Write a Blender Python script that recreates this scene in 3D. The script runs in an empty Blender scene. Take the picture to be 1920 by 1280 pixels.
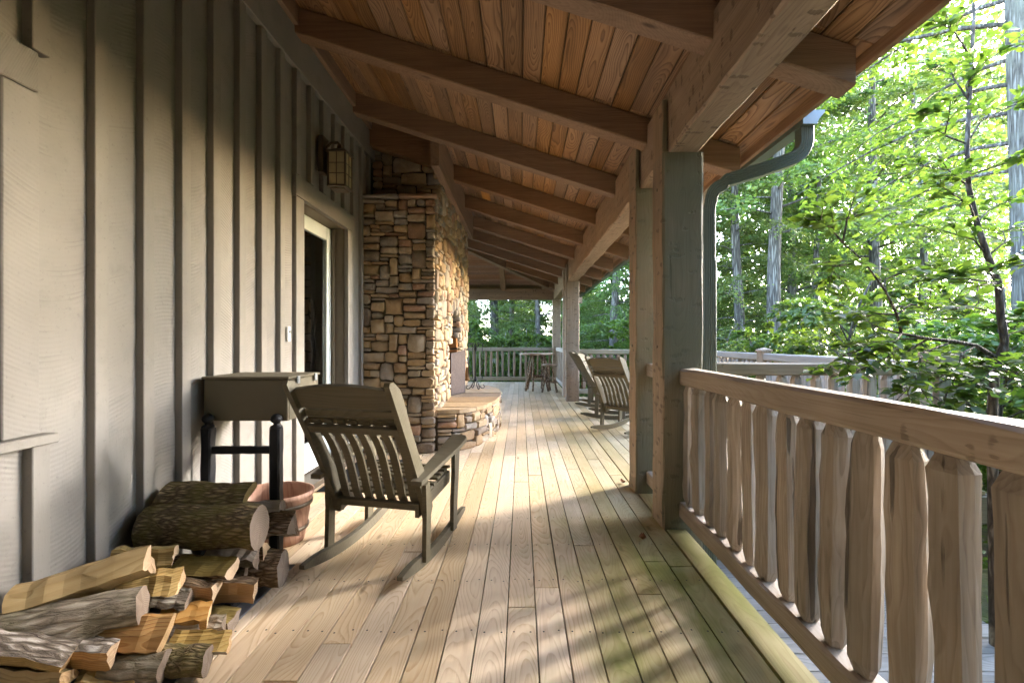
import bpy, math, random
import numpy as np
from mathutils import Vector, Matrix

# ------------------------------------------------------------------ camera, sky, sun, exposure
sc = bpy.context.scene
COL = sc.collection
FPX, VPX, EYE = 853.0, 977.0, 1.25            # focal length and vanishing point in photo pixels, eye height in m
cam_d = bpy.data.cameras.new('camera'); cam = bpy.data.objects.new('camera', cam_d); COL.objects.link(cam)
cam.location = (0, 0, EYE); cam.rotation_euler = (math.pi / 2, 0, 0)
cam_d.sensor_width = 36.0; cam_d.lens = 36.0 * FPX / 1920.0
cam_d.shift_x = -(VPX - 960.0) / 1920.0
cam_d.clip_start = 0.05; cam_d.clip_end = 2000.0
sc.camera = cam

SUN_AZ = math.radians(32.0)                    # measured from +X towards +Y
SUN_EL = math.radians(22.0)
world = bpy.data.worlds.new('World'); sc.world = world; world.use_nodes = True
wn = world.node_tree.nodes; wl = world.node_tree.links
sky = wn.new('ShaderNodeTexSky'); sky.sky_type = 'NISHITA'; sky.sun_disc = False
sky.sun_elevation = SUN_EL; sky.sun_rotation = math.pi / 2 - SUN_AZ
sky.air_density = 0.8; sky.dust_density = 1.4; sky.ozone_density = 1.3
bg = wn['Background']; bg.inputs['Strength'].default_value = 0.15
wl.new(sky.outputs[0], bg.inputs['Color'])
sun_d = bpy.data.lights.new('sun', 'SUN'); sun = bpy.data.objects.new('sun', sun_d); COL.objects.link(sun)
sun_d.energy = 0.5; sun_d.angle = math.radians(10.0); sun_d.color = (1.0, 0.97, 0.93)
sdir = Vector((math.cos(SUN_AZ) * math.cos(SUN_EL), math.sin(SUN_AZ) * math.cos(SUN_EL), math.sin(SUN_EL)))
sun.rotation_euler = sdir.to_track_quat('Z', 'Y').to_euler()
sun.location = (20, 17, 8)
vs = sc.view_settings; vs.view_transform = 'Standard'; vs.look = 'None'; vs.gamma = 1.0; vs.use_curve_mapping = False
vs.exposure = 5.0
cy = sc.cycles; cy.use_denoising = True; cy.max_bounces = 8; cy.diffuse_bounces = 5; cy.glossy_bounces = 3
cy.transmission_bounces = 4; cy.transparent_max_bounces = 6; cy.sample_clamp_indirect = 6.0
cy.caustics_reflective = False; cy.caustics_refractive = False

RNG = random.Random(7)
NPR = np.random.default_rng(7)
def P(x, y, Y):                                # a photo pixel and its depth in metres -> the place in the scene
    return Vector(((x - VPX) * Y / FPX, Y, EYE - (y - 640.0) * Y / FPX))
U = RNG.uniform

# ------------------------------------------------------------------ node helpers and materials
class NT:
    def __init__(s, name):
        s.m = bpy.data.materials.new(name); s.m.use_nodes = True
        s.n = s.m.node_tree.nodes; s.l = s.m.node_tree.links
        s.b = s.n['Principled BSDF']; s.out = s.n['Material Output']
    def add(s, t, **k):
        n = s.n.new(t)
        for a, v in k.items(): setattr(n, a, v)
        return n
    def set(s, sock, v):
        if hasattr(v, 'node'): s.l.new(v, sock)
        else: sock.default_value = v
    def math(s, op, a, b=0.0, clamp=False):
        n = s.add('ShaderNodeMath', operation=op, use_clamp=clamp); s.set(n.inputs[0], a); s.set(n.inputs[1], b); return n.outputs[0]
    def xyz(s, x, y, z):
        n = s.add('ShaderNodeCombineXYZ'); s.set(n.inputs[0], x); s.set(n.inputs[1], y); s.set(n.inputs[2], z); return n.outputs[0]
    def sep(s, v):
        n = s.add('ShaderNodeSeparateXYZ'); s.l.new(v, n.inputs[0]); return n.outputs
    def noise(s, v, scale, detail=3.0, rough=0.5, dist=0.0):
        n = s.add('ShaderNodeTexNoise'); s.l.new(v, n.inputs['Vector'])
        n.inputs['Scale'].default_value = scale; n.inputs['Detail'].default_value = detail
        n.inputs['Roughness'].default_value = rough; n.inputs['Distortion'].default_value = dist; return n.outputs['Fac']
    def voro(s, v, scale, feature='F1', rnd=1.0):
        n = s.add('ShaderNodeTexVoronoi', feature=feature); s.l.new(v, n.inputs['Vector'])
        n.inputs['Scale'].default_value = scale; n.inputs['Randomness'].default_value = rnd; return n
    def ramp(s, f, stops, interp='LINEAR'):
        n = s.add('ShaderNodeValToRGB'); cr = n.color_ramp; cr.interpolation = interp
        while len(cr.elements) < len(stops): cr.elements.new(0.5)
        for e, (p, c) in zip(cr.elements, stops):
            e.position = p; e.color = (c, c, c, 1) if isinstance(c, (int, float)) else (*c, 1)
        s.l.new(f, n.inputs[0]); return n.outputs[0]
    def mix(s, f, a, b, mode='MIX'):
        n = s.add('ShaderNodeMix', data_type='RGBA', blend_type=mode)
        s.set(n.inputs[0], f)
        for i, v in ((6, a), (7, b)):
            if hasattr(v, 'node'): s.l.new(v, n.inputs[i])
            else: n.inputs[i].default_value = (*v, 1)
        return n.outputs[2]
    def bump(s, h, strength=0.3, dist=0.01, prev=None):
        n = s.add('ShaderNodeBump'); s.l.new(h, n.inputs['Height'])
        n.inputs['Strength'].default_value = strength; n.inputs['Distance'].default_value = dist
        if prev is not None: s.l.new(prev, n.inputs['Normal'])
        return n.outputs[0]
    def coords(s):
        return s.add('ShaderNodeTexCoord').outputs['Object'], s.add('ShaderNodeObjectInfo').outputs['Random']
    def fin(s, col, rough=0.6, normal=None, **k):
        s.set(s.b.inputs['Base Color'], col if hasattr(col, 'node') else (*col, 1))
        s.set(s.b.inputs['Roughness'], rough)
        if normal is not None: s.l.new(normal, s.b.inputs['Normal'])
        for a, v in k.items(): s.b.inputs[a.replace('_', ' ')].default_value = v
        return s.m

def swz(t, v, axis):                            # -> across, along, thick
    x, y, z = t.sep(v)
    return {'Y': (x, y, z), 'X': (y, x, z), 'Z': (x, z, y)}[axis]

def wood(name, dark, mid, light, axis='Y', ring=0.014, contrast=0.6, knots=0.6, gouges=0.0, rough=0.62, vary=0.25,
         bump=0.25, moss=None, streak=0.5, dirt=0.3, spec=0.3, cath=0.40, crack=0.70):
    t = NT(name); oc, rnd = t.coords()
    a, l, h = swz(t, oc, axis)
    r1 = t.math('FRACT', t.math('MULTIPLY', rnd, 17.31)); r2 = t.math('FRACT', t.math('MULTIPLY', rnd, 91.7))
    lo = t.math('ADD', l, t.math('MULTIPLY', rnd, 53.0))
    slow = t.xyz(t.math('MULTIPLY', a, 2.0), t.math('MULTIPLY', lo, 0.55), t.math('MULTIPLY', h, 2.0))
    n1 = t.noise(slow, 1.3, 2.0); n2 = t.noise(slow, 3.7, 2.0)
    da = t.math('ADD', t.math('ADD', a, t.math('MULTIPLY', t.math('SUBTRACT', r1, 0.5), 0.10)), t.math('MULTIPLY', t.math('SUBTRACT', n2, 0.5), 0.05))
    dh = t.math('ADD', t.math('ADD', h, t.math('MULTIPLY', t.math('SUBTRACT', n1, 0.42), cath)), t.math('MULTIPLY', r2, 0.05))
    rr = t.math('SQRT', t.math('ADD', t.math('MULTIPLY', da, da), t.math('MULTIPLY', dh, dh)))
    fine = t.noise(t.xyz(t.math('MULTIPLY', a, 60.0), t.math('MULTIPLY', lo, 2.0), t.math('MULTIPLY', h, 60.0)), 1.0, 3.0, 0.6)
    ph = t.math('ADD', t.math('DIVIDE', rr, ring), t.math('MULTIPLY', fine, 0.35))
    fr = t.math('FRACT', ph)
    band = t.ramp(fr, [(0.0, 0.0), (0.55, 0.45), (0.88, 1.0), (1.0, 0.0)])
    grain = t.math('MULTIPLY', t.math('ADD', t.math('MULTIPLY', band, contrast), t.math('MULTIPLY', fine, 1.0 - contrast)), 1.0)
    col = t.ramp(grain, [(0.12, light), (0.5, mid), (0.95, dark)])
    # knots
    kv = t.voro(t.xyz(t.math('MULTIPLY', a, 7.0), t.math('MULTIPLY', lo, 2.1), t.math('MULTIPLY', h, 4.0)), 1.0)
    kd = t.math('ADD', kv.outputs['Distance'], t.math('MULTIPLY', t.math('SUBTRACT', fine, 0.5), 0.05))
    sel = t.sep(kv.outputs['Color'])[0]
    kn = t.math('MULTIPLY', t.ramp(kd, [(0.0, 1.0), (0.06, 0.9), (0.13, 0.0)]), t.math('GREATER_THAN', sel, 1.0 - knots * 0.5))
    col = t.mix(t.math('MULTIPLY', kn, 0.8), col, tuple(c * 0.35 for c in dark))
    # broad streaks and dirt
    st = t.noise(t.xyz(t.math('MULTIPLY', a, 9.0), t.math('MULTIPLY', lo, 0.5), t.math('MULTIPLY', h, 9.0)), 1.0, 4.0, 0.6)
    col = t.mix(t.math('MULTIPLY', t.ramp(st, [(0.45, 0.0), (0.75, 1.0)]), streak), col, tuple(c * 0.5 for c in dark))
    blot = t.noise(t.xyz(a, lo, h), 2.2, 4.0, 0.6)
    col = t.mix(t.math('MULTIPLY', t.ramp(blot, [(0.42, 0.0), (0.75, 1.0)]), dirt), col, tuple(c * 0.55 for c in mid))
    val = t.add('ShaderNodeHueSaturation'); t.l.new(col, val.inputs['Color'])
    t.set(val.inputs['Value'], t.math('ADD', 1.0 - vary, t.math('MULTIPLY', r2, 2 * vary)))
    t.set(val.inputs['Saturation'], t.math('ADD', 0.85, t.math('MULTIPLY', r1, 0.3)))
    col = val.outputs[0]
    hgt = t.math('SUBTRACT', t.math('MULTIPLY', grain, -0.5), kn)
    if gouges:
        gv = t.voro(t.xyz(t.math('ADD', t.math('MULTIPLY', a, 9.0), fine), t.math('ADD', t.math('MULTIPLY', lo, 21.0), fine), t.math('ADD', t.math('MULTIPLY', h, 9.0), fine)), 1.0)
        g = t.math('MULTIPLY', t.ramp(gv.outputs['Distance'], [(0.0, 1.0), (0.26, 0.8), (0.34, 0.0)]), t.math('GREATER_THAN', t.sep(gv.outputs['Color'])[1], 1.0 - gouges))
        col = t.mix(t.math('MULTIPLY', g, 0.62), col, tuple(c * 0.5 for c in dark))
        hgt = t.math('SUBTRACT', hgt, t.math('MULTIPLY', g, 3.0))
        ck = t.noise(t.xyz(t.math('MULTIPLY', a, 30.0), t.math('MULTIPLY', lo, 0.9), t.math('MULTIPLY', h, 30.0)), 1.0, 2.0)
        c2 = t.ramp(ck, [(crack, 0.0), (crack + .04, 1.0)])
        col = t.mix(t.math('MULTIPLY', c2, 0.7), col, tuple(c * 0.3 for c in dark)); hgt = t.math('SUBTRACT', hgt, t.math('MULTIPLY', c2, 3.0))
    if moss:                                    # algae in the rain, plus painted post shade: colour, strength, function of world position
        mc, fn = moss
        gp = t.add('ShaderNodeNewGeometry').outputs['Position']
        f = fn(t, gp)
        col = t.mix(f, col, t.mix(grain, mc, tuple(c * 0.7 for c in mc)))
    return t.fin(col, rough, t.bump(hgt, bump, 0.004), Specular_IOR_Level=spec)

def deck_moss(t, gp):
    x, y, z = t.sep(gp)
    n = t.noise(t.xyz(t.math('MULTIPLY', x, 2.2), t.math('MULTIPLY', y, 1.1), 0.0), 1.6, 4.0, 0.6)
    n2 = t.noise(t.xyz(t.math('MULTIPLY', x, 3.0), t.math('MULTIPLY', y, .8), 3.0), 2.1, 3.0, 0.6)
    fx = t.math('ADD', t.math('MULTIPLY', t.math('SUBTRACT', x, 0.05), 1.5), t.math('MULTIPLY', t.math('SUBTRACT', n, 0.5), 2.6), True)
    fy = t.ramp(t.math('MULTIPLY', y, 0.1), [(0.26, 1.0), (0.36, 0.55), (0.9, 0.30), (1.0, .25)])
    return t.math('MULTIPLY', t.math('MULTIPLY', fx, fy), t.ramp(n2, [(0.25, 0.5), (0.6, 0.95)]))
def face_shade_moss(t, gp):                           # algae green plus painted shade on the near posts' -Y faces
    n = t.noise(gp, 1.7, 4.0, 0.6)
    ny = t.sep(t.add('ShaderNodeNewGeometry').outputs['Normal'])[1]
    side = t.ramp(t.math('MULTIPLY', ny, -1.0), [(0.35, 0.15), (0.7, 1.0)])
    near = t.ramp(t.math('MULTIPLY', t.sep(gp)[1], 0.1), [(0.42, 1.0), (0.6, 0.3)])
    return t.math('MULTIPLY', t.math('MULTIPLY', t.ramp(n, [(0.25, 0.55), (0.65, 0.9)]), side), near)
def post_moss(t, gp):
    n = t.noise(gp, 1.7, 4.0, 0.6)
    return t.math('MULTIPLY', t.ramp(n, [(0.35, 0.0), (0.65, 1.0)]), 0.45)

def painted(name, c, saw=True, vary=0.06, rough=0.75):
    t = NT(name); oc, rnd = t.coords(); x, y, z = t.sep(oc)
    zz = t.math('ADD', z, t.math('MULTIPLY', rnd, 37.0))
    v = t.xyz(x, y, zz)
    lo = t.noise(v, 1.6, 4.0, 0.6); hi = t.noise(t.xyz(t.math('MULTIPLY', x, 6), t.math('MULTIPLY', y, 6), zz), 14.0, 4.0, 0.7)
    col = t.mix(t.ramp(lo, [(0.3, 0.0), (0.75, 1.0)]), c, tuple(k * 0.80 for k in c))
    sp = t.noise(v, 55.0, 3.0, 0.75)
    col = t.mix(t.math('MULTIPLY', t.ramp(sp, [(0.60, 0.0), (0.74, 1.0)]), 0.45), col, tuple(k * 0.45 for k in c))
    pat = t.noise(v, 5.0, 4.0, 0.7)
    col = t.mix(t.math('MULTIPLY', t.ramp(pat, [(0.55, 0.0), (0.72, 1.0)]), 0.35), col, tuple(k * 0.62 for k in c))
    h = t.math('MULTIPLY', hi, 0.6)
    if saw:
        arc = t.math('ADD', t.math('ADD', zz, t.math('MULTIPLY', t.math('MULTIPLY', y, y), t.math('MULTIPLY', t.math('SUBTRACT', rnd, 0.5), 5.0))), t.math('MULTIPLY', y, t.math('MULTIPLY', t.math('SUBTRACT', t.math('FRACT', t.math('MULTIPLY', rnd, 7.7)), .5), 1.3)))
        arc = t.math('ADD', arc, t.math('MULTIPLY', lo, 0.03))
        w = t.math('SINE', t.math('MULTIPLY', arc, 330.0))
        w2 = t.math('SINE', t.math('MULTIPLY', arc, 57.0))
        amp = t.ramp(t.noise(v, 2.6, 2.0), [(0.35, 0.1), (0.7, 1.0)])
        ww = t.math('MULTIPLY', t.math('ADD', w, t.math('MULTIPLY', w2, 0.7)), amp)
        h = t.math('ADD', h, t.math('MULTIPLY', ww, 0.5))
        ln = t.math('MULTIPLY', t.ramp(ww, [(0.75, 0.0), (1.5, 1.0)]), 0.22)
        col = t.mix(ln, col, tuple(k * 0.45 for k in c))
    hs = t.add('ShaderNodeHueSaturation'); t.l.new(col, hs.inputs['Color'])
    t.set(hs.inputs['Value'], t.math('ADD', 1 - vary, t.math('MULTIPLY', rnd, 2 * vary)))
    return t.fin(hs.outputs[0], rough, t.bump(h, 0.28, 0.004), Specular_IOR_Level=0.25)

def plain(name, c, rough=0.5, metal=0.0, nscale=20.0, namt=0.25, bump=0.1, spec=0.4):
    t = NT(name); oc, rnd = t.coords()
    n = t.noise(oc, nscale, 4.0, 0.65); n2 = t.noise(oc, nscale * 0.13, 3.0, 0.6)
    col = t.mix(t.math('MULTIPLY', t.ramp(n, [(0.35, 0.0), (0.75, 1.0)]), namt), c, tuple(k * 0.5 for k in c))
    col = t.mix(t.math('MULTIPLY', t.ramp(n2, [(0.4, 0.0), (0.7, 1.0)]), namt), col, tuple(min(1, k * 1.5) for k in c))
    return t.fin(col, rough, t.bump(n, bump, 0.003), Metallic=metal, Specular_IOR_Level=spec)

def stone_mat(name, gain=1.0):
    t = NT(name); oc, rnd = t.coords()
    base = t.ramp(rnd, [(0.0, (0.34, 0.235, 0.135)), (0.13, (0.42, 0.32, 0.20)), (0.25, (0.27, 0.24, 0.205)), (0.37, (0.46, 0.33, 0.19)), (0.48, (0.23, 0.185, 0.145)),
                        (0.58, (0.42, 0.35, 0.26)), (0.7, (0.31, 0.285, 0.255)), (0.82, (0.36, 0.225, 0.15)), (0.88, (0.40, 0.30, 0.18)), (0.94, (0.26, 0.22, 0.16))], 'CONSTANT')
    v = t.add('ShaderNodeVectorMath', operation='ADD'); t.l.new(oc, v.inputs[0]); t.l.new(t.xyz(t.math('MULTIPLY', rnd, 31.0), t.math('MULTIPLY', rnd, 17.0), 0.0), v.inputs[1])
    p = v.outputs[0]
    n1 = t.noise(p, 9.0, 5.0, 0.65, 0.6); n2 = t.noise(p, 45.0, 4.0, 0.7); n3 = t.noise(p, 4.0, 3.0, 0.6)
    col = t.mix(t.ramp(n1, [(0.35, 0.0), (0.7, 0.75)]), base, t.mix(0.6, base, (0.15, 0.10, 0.06)))
    col = t.mix(t.math('MULTIPLY', t.ramp(n3, [(0.5, 0.0), (0.75, 1.0)]), 0.45), col, (0.42, 0.28, 0.13))
    col = t.mix(t.math('MULTIPLY', t.ramp(n2, [(0.55, 0.0), (0.7, 1.0)]), 0.3), col, (0.55, 0.48, 0.38))
    h = t.math('ADD', n1, t.math('MULTIPLY', n2, 0.35))
    return t.fin(col, 0.85, t.bump(h, 0.7, 0.012), Specular_IOR_Level=0.2)

def bark_mat(name, c1, c2, moss=None, scale=1.0, axis='X', along=9.0):
    t = NT(name); oc, rnd = t.coords(); a, l, h = swz(t, oc, axis)
    lo = t.math('ADD', l, t.math('MULTIPLY', rnd, 23.0))
    v = t.xyz(t.math('MULTIPLY', a, 38.0 * scale), t.math('MULTIPLY', lo, along * scale), t.math('MULTIPLY', h, 38.0 * scale))
    n = t.noise(v, 1.0, 5.0, 0.7, 0.5)
    vo = t.voro(v, 0.8, 'DISTANCE_TO_EDGE').outputs['Distance']
    hh = t.math('ADD', t.math('MULTIPLY', t.ramp(vo, [(0.0, 0.0), (0.35, 1.0)]), 0.6), n)
    col = t.ramp(hh, [(0.35, tuple(k * 0.35 for k in c1)), (0.75, c1), (1.15, c2)])
    big = t.noise(t.xyz(a, lo, h), 5.0 * scale, 3.0, 0.6)
    if moss: col = t.mix(t.math('MULTIPLY', t.ramp(big, [(0.40, 0.0), (0.65, 1.0)]), 0.75), col, moss)
    return t.fin(col, 0.9, t.bump(hh, 1.0, 0.012), Specular_IOR_Level=0.15)

def leaf_mat(name, cols, trans=0.5, gloss=0.35):
    t = NT(name)
    isl = t.add('ShaderNodeNewGeometry').outputs['Random Per Island']
    rnd = t.add('ShaderNodeObjectInfo').outputs['Random']
    c = t.ramp(isl, [(i / (len(cols) - 1), k) for i, k in enumerate(cols)])
    hs = t.add('ShaderNodeHueSaturation'); t.l.new(c, hs.inputs['Color'])
    t.set(hs.inputs['Hue'], t.math('ADD', 0.485, t.math('MULTIPLY', rnd, 0.03))); t.set(hs.inputs['Value'], t.math('ADD', 0.85, t.math('MULTIPLY', rnd, 0.3)))
    c = hs.outputs[0]
    t.fin(c, gloss, Specular_IOR_Level=0.4)
    tr = t.add('ShaderNodeBsdfTranslucent'); t.l.new(t.mix(1.0, c, (1.25, 1.35, 0.6), 'MULTIPLY'), tr.inputs[0])
    ms = t.add('ShaderNodeMixShader'); ms.inputs[0].default_value = trans
    t.l.new(t.b.outputs[0], ms.inputs[1]); t.l.new(tr.outputs[0], ms.inputs[2]); t.l.new(ms.outputs[0], t.out.inputs[0])
    return t.m

M = {}
M['deck'] = wood('deck_wood', (0.41, 0.26, 0.14), (0.66, 0.505, 0.335), (0.715, 0.585, 0.41), 'Y', 0.010, 0.42, 0.5, vary=0.16, moss=((0.20, 0.21, 0.045), deck_moss), streak=0.15, dirt=0.3, rough=0.55)
M['grey_deck'] = wood('grey_deck_wood', (0.16, 0.15, 0.13), (0.28, 0.265, 0.235), (0.35, 0.33, 0.295), 'X', 0.02, 0.5, 0.3, vary=0.1)
M['ceiling'] = wood('ceiling_wood', (0.085, 0.042, 0.02), (0.285, 0.158, 0.078), (0.385, 0.23, 0.12), 'Y', 0.013, 0.62, 0.9, vary=0.26, streak=0.55, dirt=0.35, rough=0.5)
M['ceiling_x'] = wood('ceiling_wood_end', (0.10, 0.045, 0.025), (0.30, 0.15, 0.085), (0.40, 0.22, 0.13), 'X', 0.013, 0.5, 0.7, vary=0.2, streak=0.4, dirt=0.3)
M['rafter'] = wood('rafter_wood', (0.13, 0.075, 0.044), (0.255, 0.155, 0.093), (0.325, 0.21, 0.13), 'X', 0.009, 0.2, 0.5, vary=0.08, streak=0.3, dirt=0.35, rough=0.65)
M['rafter_y'] = wood('rafter_wood_long', (0.13, 0.075, 0.044), (0.255, 0.155, 0.093), (0.325, 0.21, 0.13), 'Y', 0.009, 0.2, 0.5, vary=0.08, streak=0.3, dirt=0.35, rough=0.65)
M['beam'] = wood('hewn_beam_wood', (0.15, 0.09, 0.055), (0.35, 0.24, 0.155), (0.45, 0.33, 0.225), 'Y', 0.010, 0.22, 0.3, gouges=0.45, vary=0.06, streak=0.35, dirt=0.4, bump=0.5)
M['beam_x'] = wood('hewn_beam_wood_cross', (0.13, 0.075, 0.045), (0.30, 0.185, 0.11), (0.40, 0.27, 0.17), 'X', 0.010, 0.22, 0.3, gouges=0.25, vary=0.06, streak=0.35, dirt=0.4, bump=0.5)
M['post'] = wood('hewn_post_wood', (0.16, 0.10, 0.06), (0.37, 0.255, 0.17), (0.46, 0.34, 0.24), 'Z', 0.010, 0.22, 0.3, gouges=0.5, vary=0.06, streak=0.4, dirt=0.45, bump=0.5, moss=((0.165, 0.175, 0.115), face_shade_moss))
M['rail'] = wood('rail_wood', (0.22, 0.17, 0.13), (0.385, 0.315, 0.25), (0.475, 0.405, 0.335), 'Y', 0.010, 0.22, 0.3, vary=0.06, streak=0.3, dirt=0.4, gouges=0.05)
M['rail_x'] = wood('rail_wood_cross', (0.17, 0.13, 0.085), (0.30, 0.235, 0.165), (0.40, 0.33, 0.25), 'X', 0.010, 0.22, 0.3, vary=0.06, streak=0.3, dirt=0.4, gouges=0.05, moss=((0.16, 0.17, 0.09), post_moss))
M['baluster'] = wood('split_baluster_wood', (0.17, 0.135, 0.105), (0.42, 0.355, 0.29), (0.56, 0.505, 0.435), 'Z', 0.010, 0.22, 0.9, vary=0.24, streak=0.6, dirt=0.5, bump=0.9, cath=.12, gouges=.004, crack=.63)
M['siding'] = painted('greige_siding_paint', (0.25, 0.235, 0.214))
M['trim'] = painted('greige_trim_paint', (0.25, 0.235, 0.212), saw=False)
M['batten'] = painted('batten_paint', (0.245, 0.23, 0.207), saw=False)
M['door'] = plain('pale_door_paint', (0.62, 0.68, 0.66), 0.45, namt=0.05)
M['jamb'] = plain('dark_jamb_paint', (0.14, 0.11, 0.075), 0.6, namt=0.15)
M['blocker'] = plain('dark_blocker_siding', (0.035, 0.027, 0.02), 0.8, namt=0.2)  # near-black so the added wall returns little light
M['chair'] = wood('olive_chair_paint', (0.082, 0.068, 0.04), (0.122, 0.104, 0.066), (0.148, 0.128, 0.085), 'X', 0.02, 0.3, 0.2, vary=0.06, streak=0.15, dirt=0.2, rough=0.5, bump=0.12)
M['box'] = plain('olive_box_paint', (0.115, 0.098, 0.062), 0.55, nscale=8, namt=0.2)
M['stone'] = stone_mat('fieldstone')
M['mortar'] = plain('dark_mortar', (0.11, 0.092, 0.072), 0.95, nscale=30, namt=0.4, bump=0.6, spec=0.1)
M['firebrick'] = plain('scorched_orange_stone', (0.40, 0.19, 0.075), 0.85, nscale=14, namt=0.5, bump=0.6, spec=0.1)
M['flag'] = plain('hearth_flagstone', (0.40, 0.27, 0.16), 0.8, nscale=9, namt=0.5, bump=0.5, spec=0.2)
M['iron'] = plain('black_iron', (0.022, 0.023, 0.026), 0.5, 0.6, nscale=60, namt=0.4, bump=0.4)
M['bronze'] = plain('aged_bronze', (0.11, 0.085, 0.06), 0.5, 0.4, nscale=40, namt=0.4)
M['gutter'] = plain('green_gutter_metal', (0.13, 0.155, 0.125), 0.38, 0.0, nscale=10, namt=0.25, bump=0.03)
M['gutter_end'] = plain('bare_gutter_metal', (0.30, 0.33, 0.36), 0.4, 0.5, nscale=10, namt=0.15, bump=0.03)
M['tub'] = wood('red_tub_wood', (0.22, 0.12, 0.085), (0.40, 0.245, 0.18), (0.48, 0.32, 0.245), 'Z', 0.02, 0.4, 0.2, vary=0.03, streak=0.3, dirt=0.35)
M['tray'] = plain('grey_steel_tray', (0.10, 0.10, 0.105), 0.6)
M['rubber'] = plain('dark_rubber', (0.03, 0.03, 0.032), 0.8, nscale=90, namt=0.3, bump=0.4)
M['screen'] = plain('grey_mesh_screen', (0.10, 0.078, 0.07), 0.8, 0.0, nscale=220, namt=0.5, bump=0.4, spec=0.1)
M['blind'] = plain('blind_fabric', (0.50, 0.50, 0.50), 0.7, nscale=5, namt=0.2)
M['dark'] = plain('dark_room', (0.02, 0.018, 0.016), 0.9)
M['white'] = plain('white_plastic', (0.75, 0.76, 0.76), 0.35, namt=0.03)
M['shingle'] = plain('roof_shingle', (0.07, 0.065, 0.06), 0.9, nscale=30, namt=0.4, bump=0.5)
M['straw'] = plain('broom_straw', (0.28, 0.15, 0.06), 0.85, nscale=150, namt=0.5, bump=0.5)
M['barnlog'] = bark_mat('rustic_log_bark', (0.22, 0.15, 0.095), (0.40, 0.30, 0.21), axis='Z', scale=1.4)
M['tabletop'] = wood('rustic_top_wood', (0.17, 0.11, 0.07), (0.36, 0.27, 0.19), (0.46, 0.37, 0.28), 'X', 0.02, 0.5, 0.5)
M['dryleaf'] = plain('dry_brown_leaf', (0.22, 0.09, 0.03), 0.7, namt=0.4)
# firewood
M['bark_moss'] = bark_mat('mossy_bark', (0.15, 0.11, 0.065), (0.33, 0.25, 0.14), (0.15, 0.13, 0.04), 2.2)
M['bark_grey'] = bark_mat('smooth_grey_bark', (0.30, 0.25, 0.19), (0.46, 0.41, 0.33), (0.16, 0.145, 0.085), 1.2)
M['bark_silver'] = bark_mat('scaly_silver_bark', (0.20, 0.165, 0.13), (0.48, 0.44, 0.39), None, 1.5)
M['bark_brown'] = bark_mat('brown_bark', (0.16, 0.105, 0.06), (0.28, 0.20, 0.13), None, 1.8)
M['split_yellow'] = wood('yellow_split_wood', (0.24, 0.145, 0.045), (0.46, 0.315, 0.125), (0.55, 0.41, 0.19), 'X', 0.012, 0.4, 0.2, vary=0.12, streak=0.4, bump=0.9)
M['split_orange'] = wood('orange_split_wood', (0.24, 0.11, 0.035), (0.44, 0.245, 0.095), (0.53, 0.335, 0.15), 'X', 0.012, 0.5, 0.2, vary=0.10, streak=0.35, bump=0.9)
M['split_olive'] = wood('olive_split_wood', (0.12, 0.085, 0.03), (0.22, 0.165, 0.065), (0.30, 0.23, 0.10), 'X', 0.012, 0.4, 0.2, vary=0.10, streak=0.45, bump=0.9)
M['split_grey'] = wood('grey_split_wood', (0.17, 0.14, 0.11), (0.34, 0.29, 0.235), (0.44, 0.39, 0.33), 'X', 0.012, 0.4, 0.2, vary=0.12, streak=0.45, bump=0.9)
M['cut_pale'] = wood('pale_cut_end', (0.30, 0.18, 0.09), (0.47, 0.32, 0.18), (0.55, 0.40, 0.25), 'X', 0.008, 0.5, 0.1, vary=0.08, streak=0.1)
M['cut_grey'] = wood('grey_cut_end', (0.10, 0.075, 0.055), (0.20, 0.155, 0.12), (0.26, 0.21, 0.165), 'X', 0.008, 0.5, 0.1, vary=0.10, streak=0.3)
# trees
M['trunk'] = bark_mat('grey_tree_bark', (0.10, 0.085, 0.07), (0.20, 0.18, 0.15), None, 0.6, 'Z', 3.5)
M['lichen_trunk'] = bark_mat('lichen_tree_bark', (0.10, 0.085, 0.068), (0.21, 0.19, 0.16), (0.15, 0.14, 0.105), 0.8, 'Z', 3.5)
M['sap_trunk'] = bark_mat('sapling_bark', (0.10, 0.08, 0.06), (0.22, 0.19, 0.15), None, 1.0, 'Z')
M['leaf_a'] = leaf_mat('broad_leaf', [(0.068, 0.105, 0.028), (0.098, 0.14, 0.038), (0.13, 0.17, 0.052), (0.08, 0.12, 0.032)])
M['leaf_b'] = leaf_mat('hemlock_leaf', [(0.075, 0.115, 0.034), (0.12, 0.165, 0.045), (0.165, 0.205, 0.06)], 0.5)
M['leaf_s'] = leaf_mat('sapling_leaf', [(0.05, 0.10, 0.02), (0.08, 0.14, 0.028), (0.115, 0.175, 0.042), (0.045, 0.095, 0.03)], 0.6, 0.3)
M['leaf_g'] = leaf_mat('undergrowth_leaf', [(0.06, 0.10, 0.018), (0.09, 0.14, 0.026), (0.115, 0.165, 0.03)], 0.45)
def ground_mat():
    t = NT('forest_floor'); gp = t.add('ShaderNodeNewGeometry').outputs['Position']
    n = t.noise(gp, 0.7, 5.0, 0.65); n2 = t.noise(gp, 9.0, 4.0, 0.7)
    c = t.mix(t.ramp(n, [(0.4, 0.0), (0.6, 1.0)]), (0.10, 0.15, 0.03), (0.13, 0.09, 0.05))
    c = t.mix(t.math('MULTIPLY', t.ramp(n2, [(0.45, 0.0), (0.65, 1.0)]), 0.6), c, (0.05, 0.06, 0.02))
    return t.fin(c, 0.95, t.bump(n2, 0.8, 0.05))
M['ground'] = ground_mat()
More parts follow.
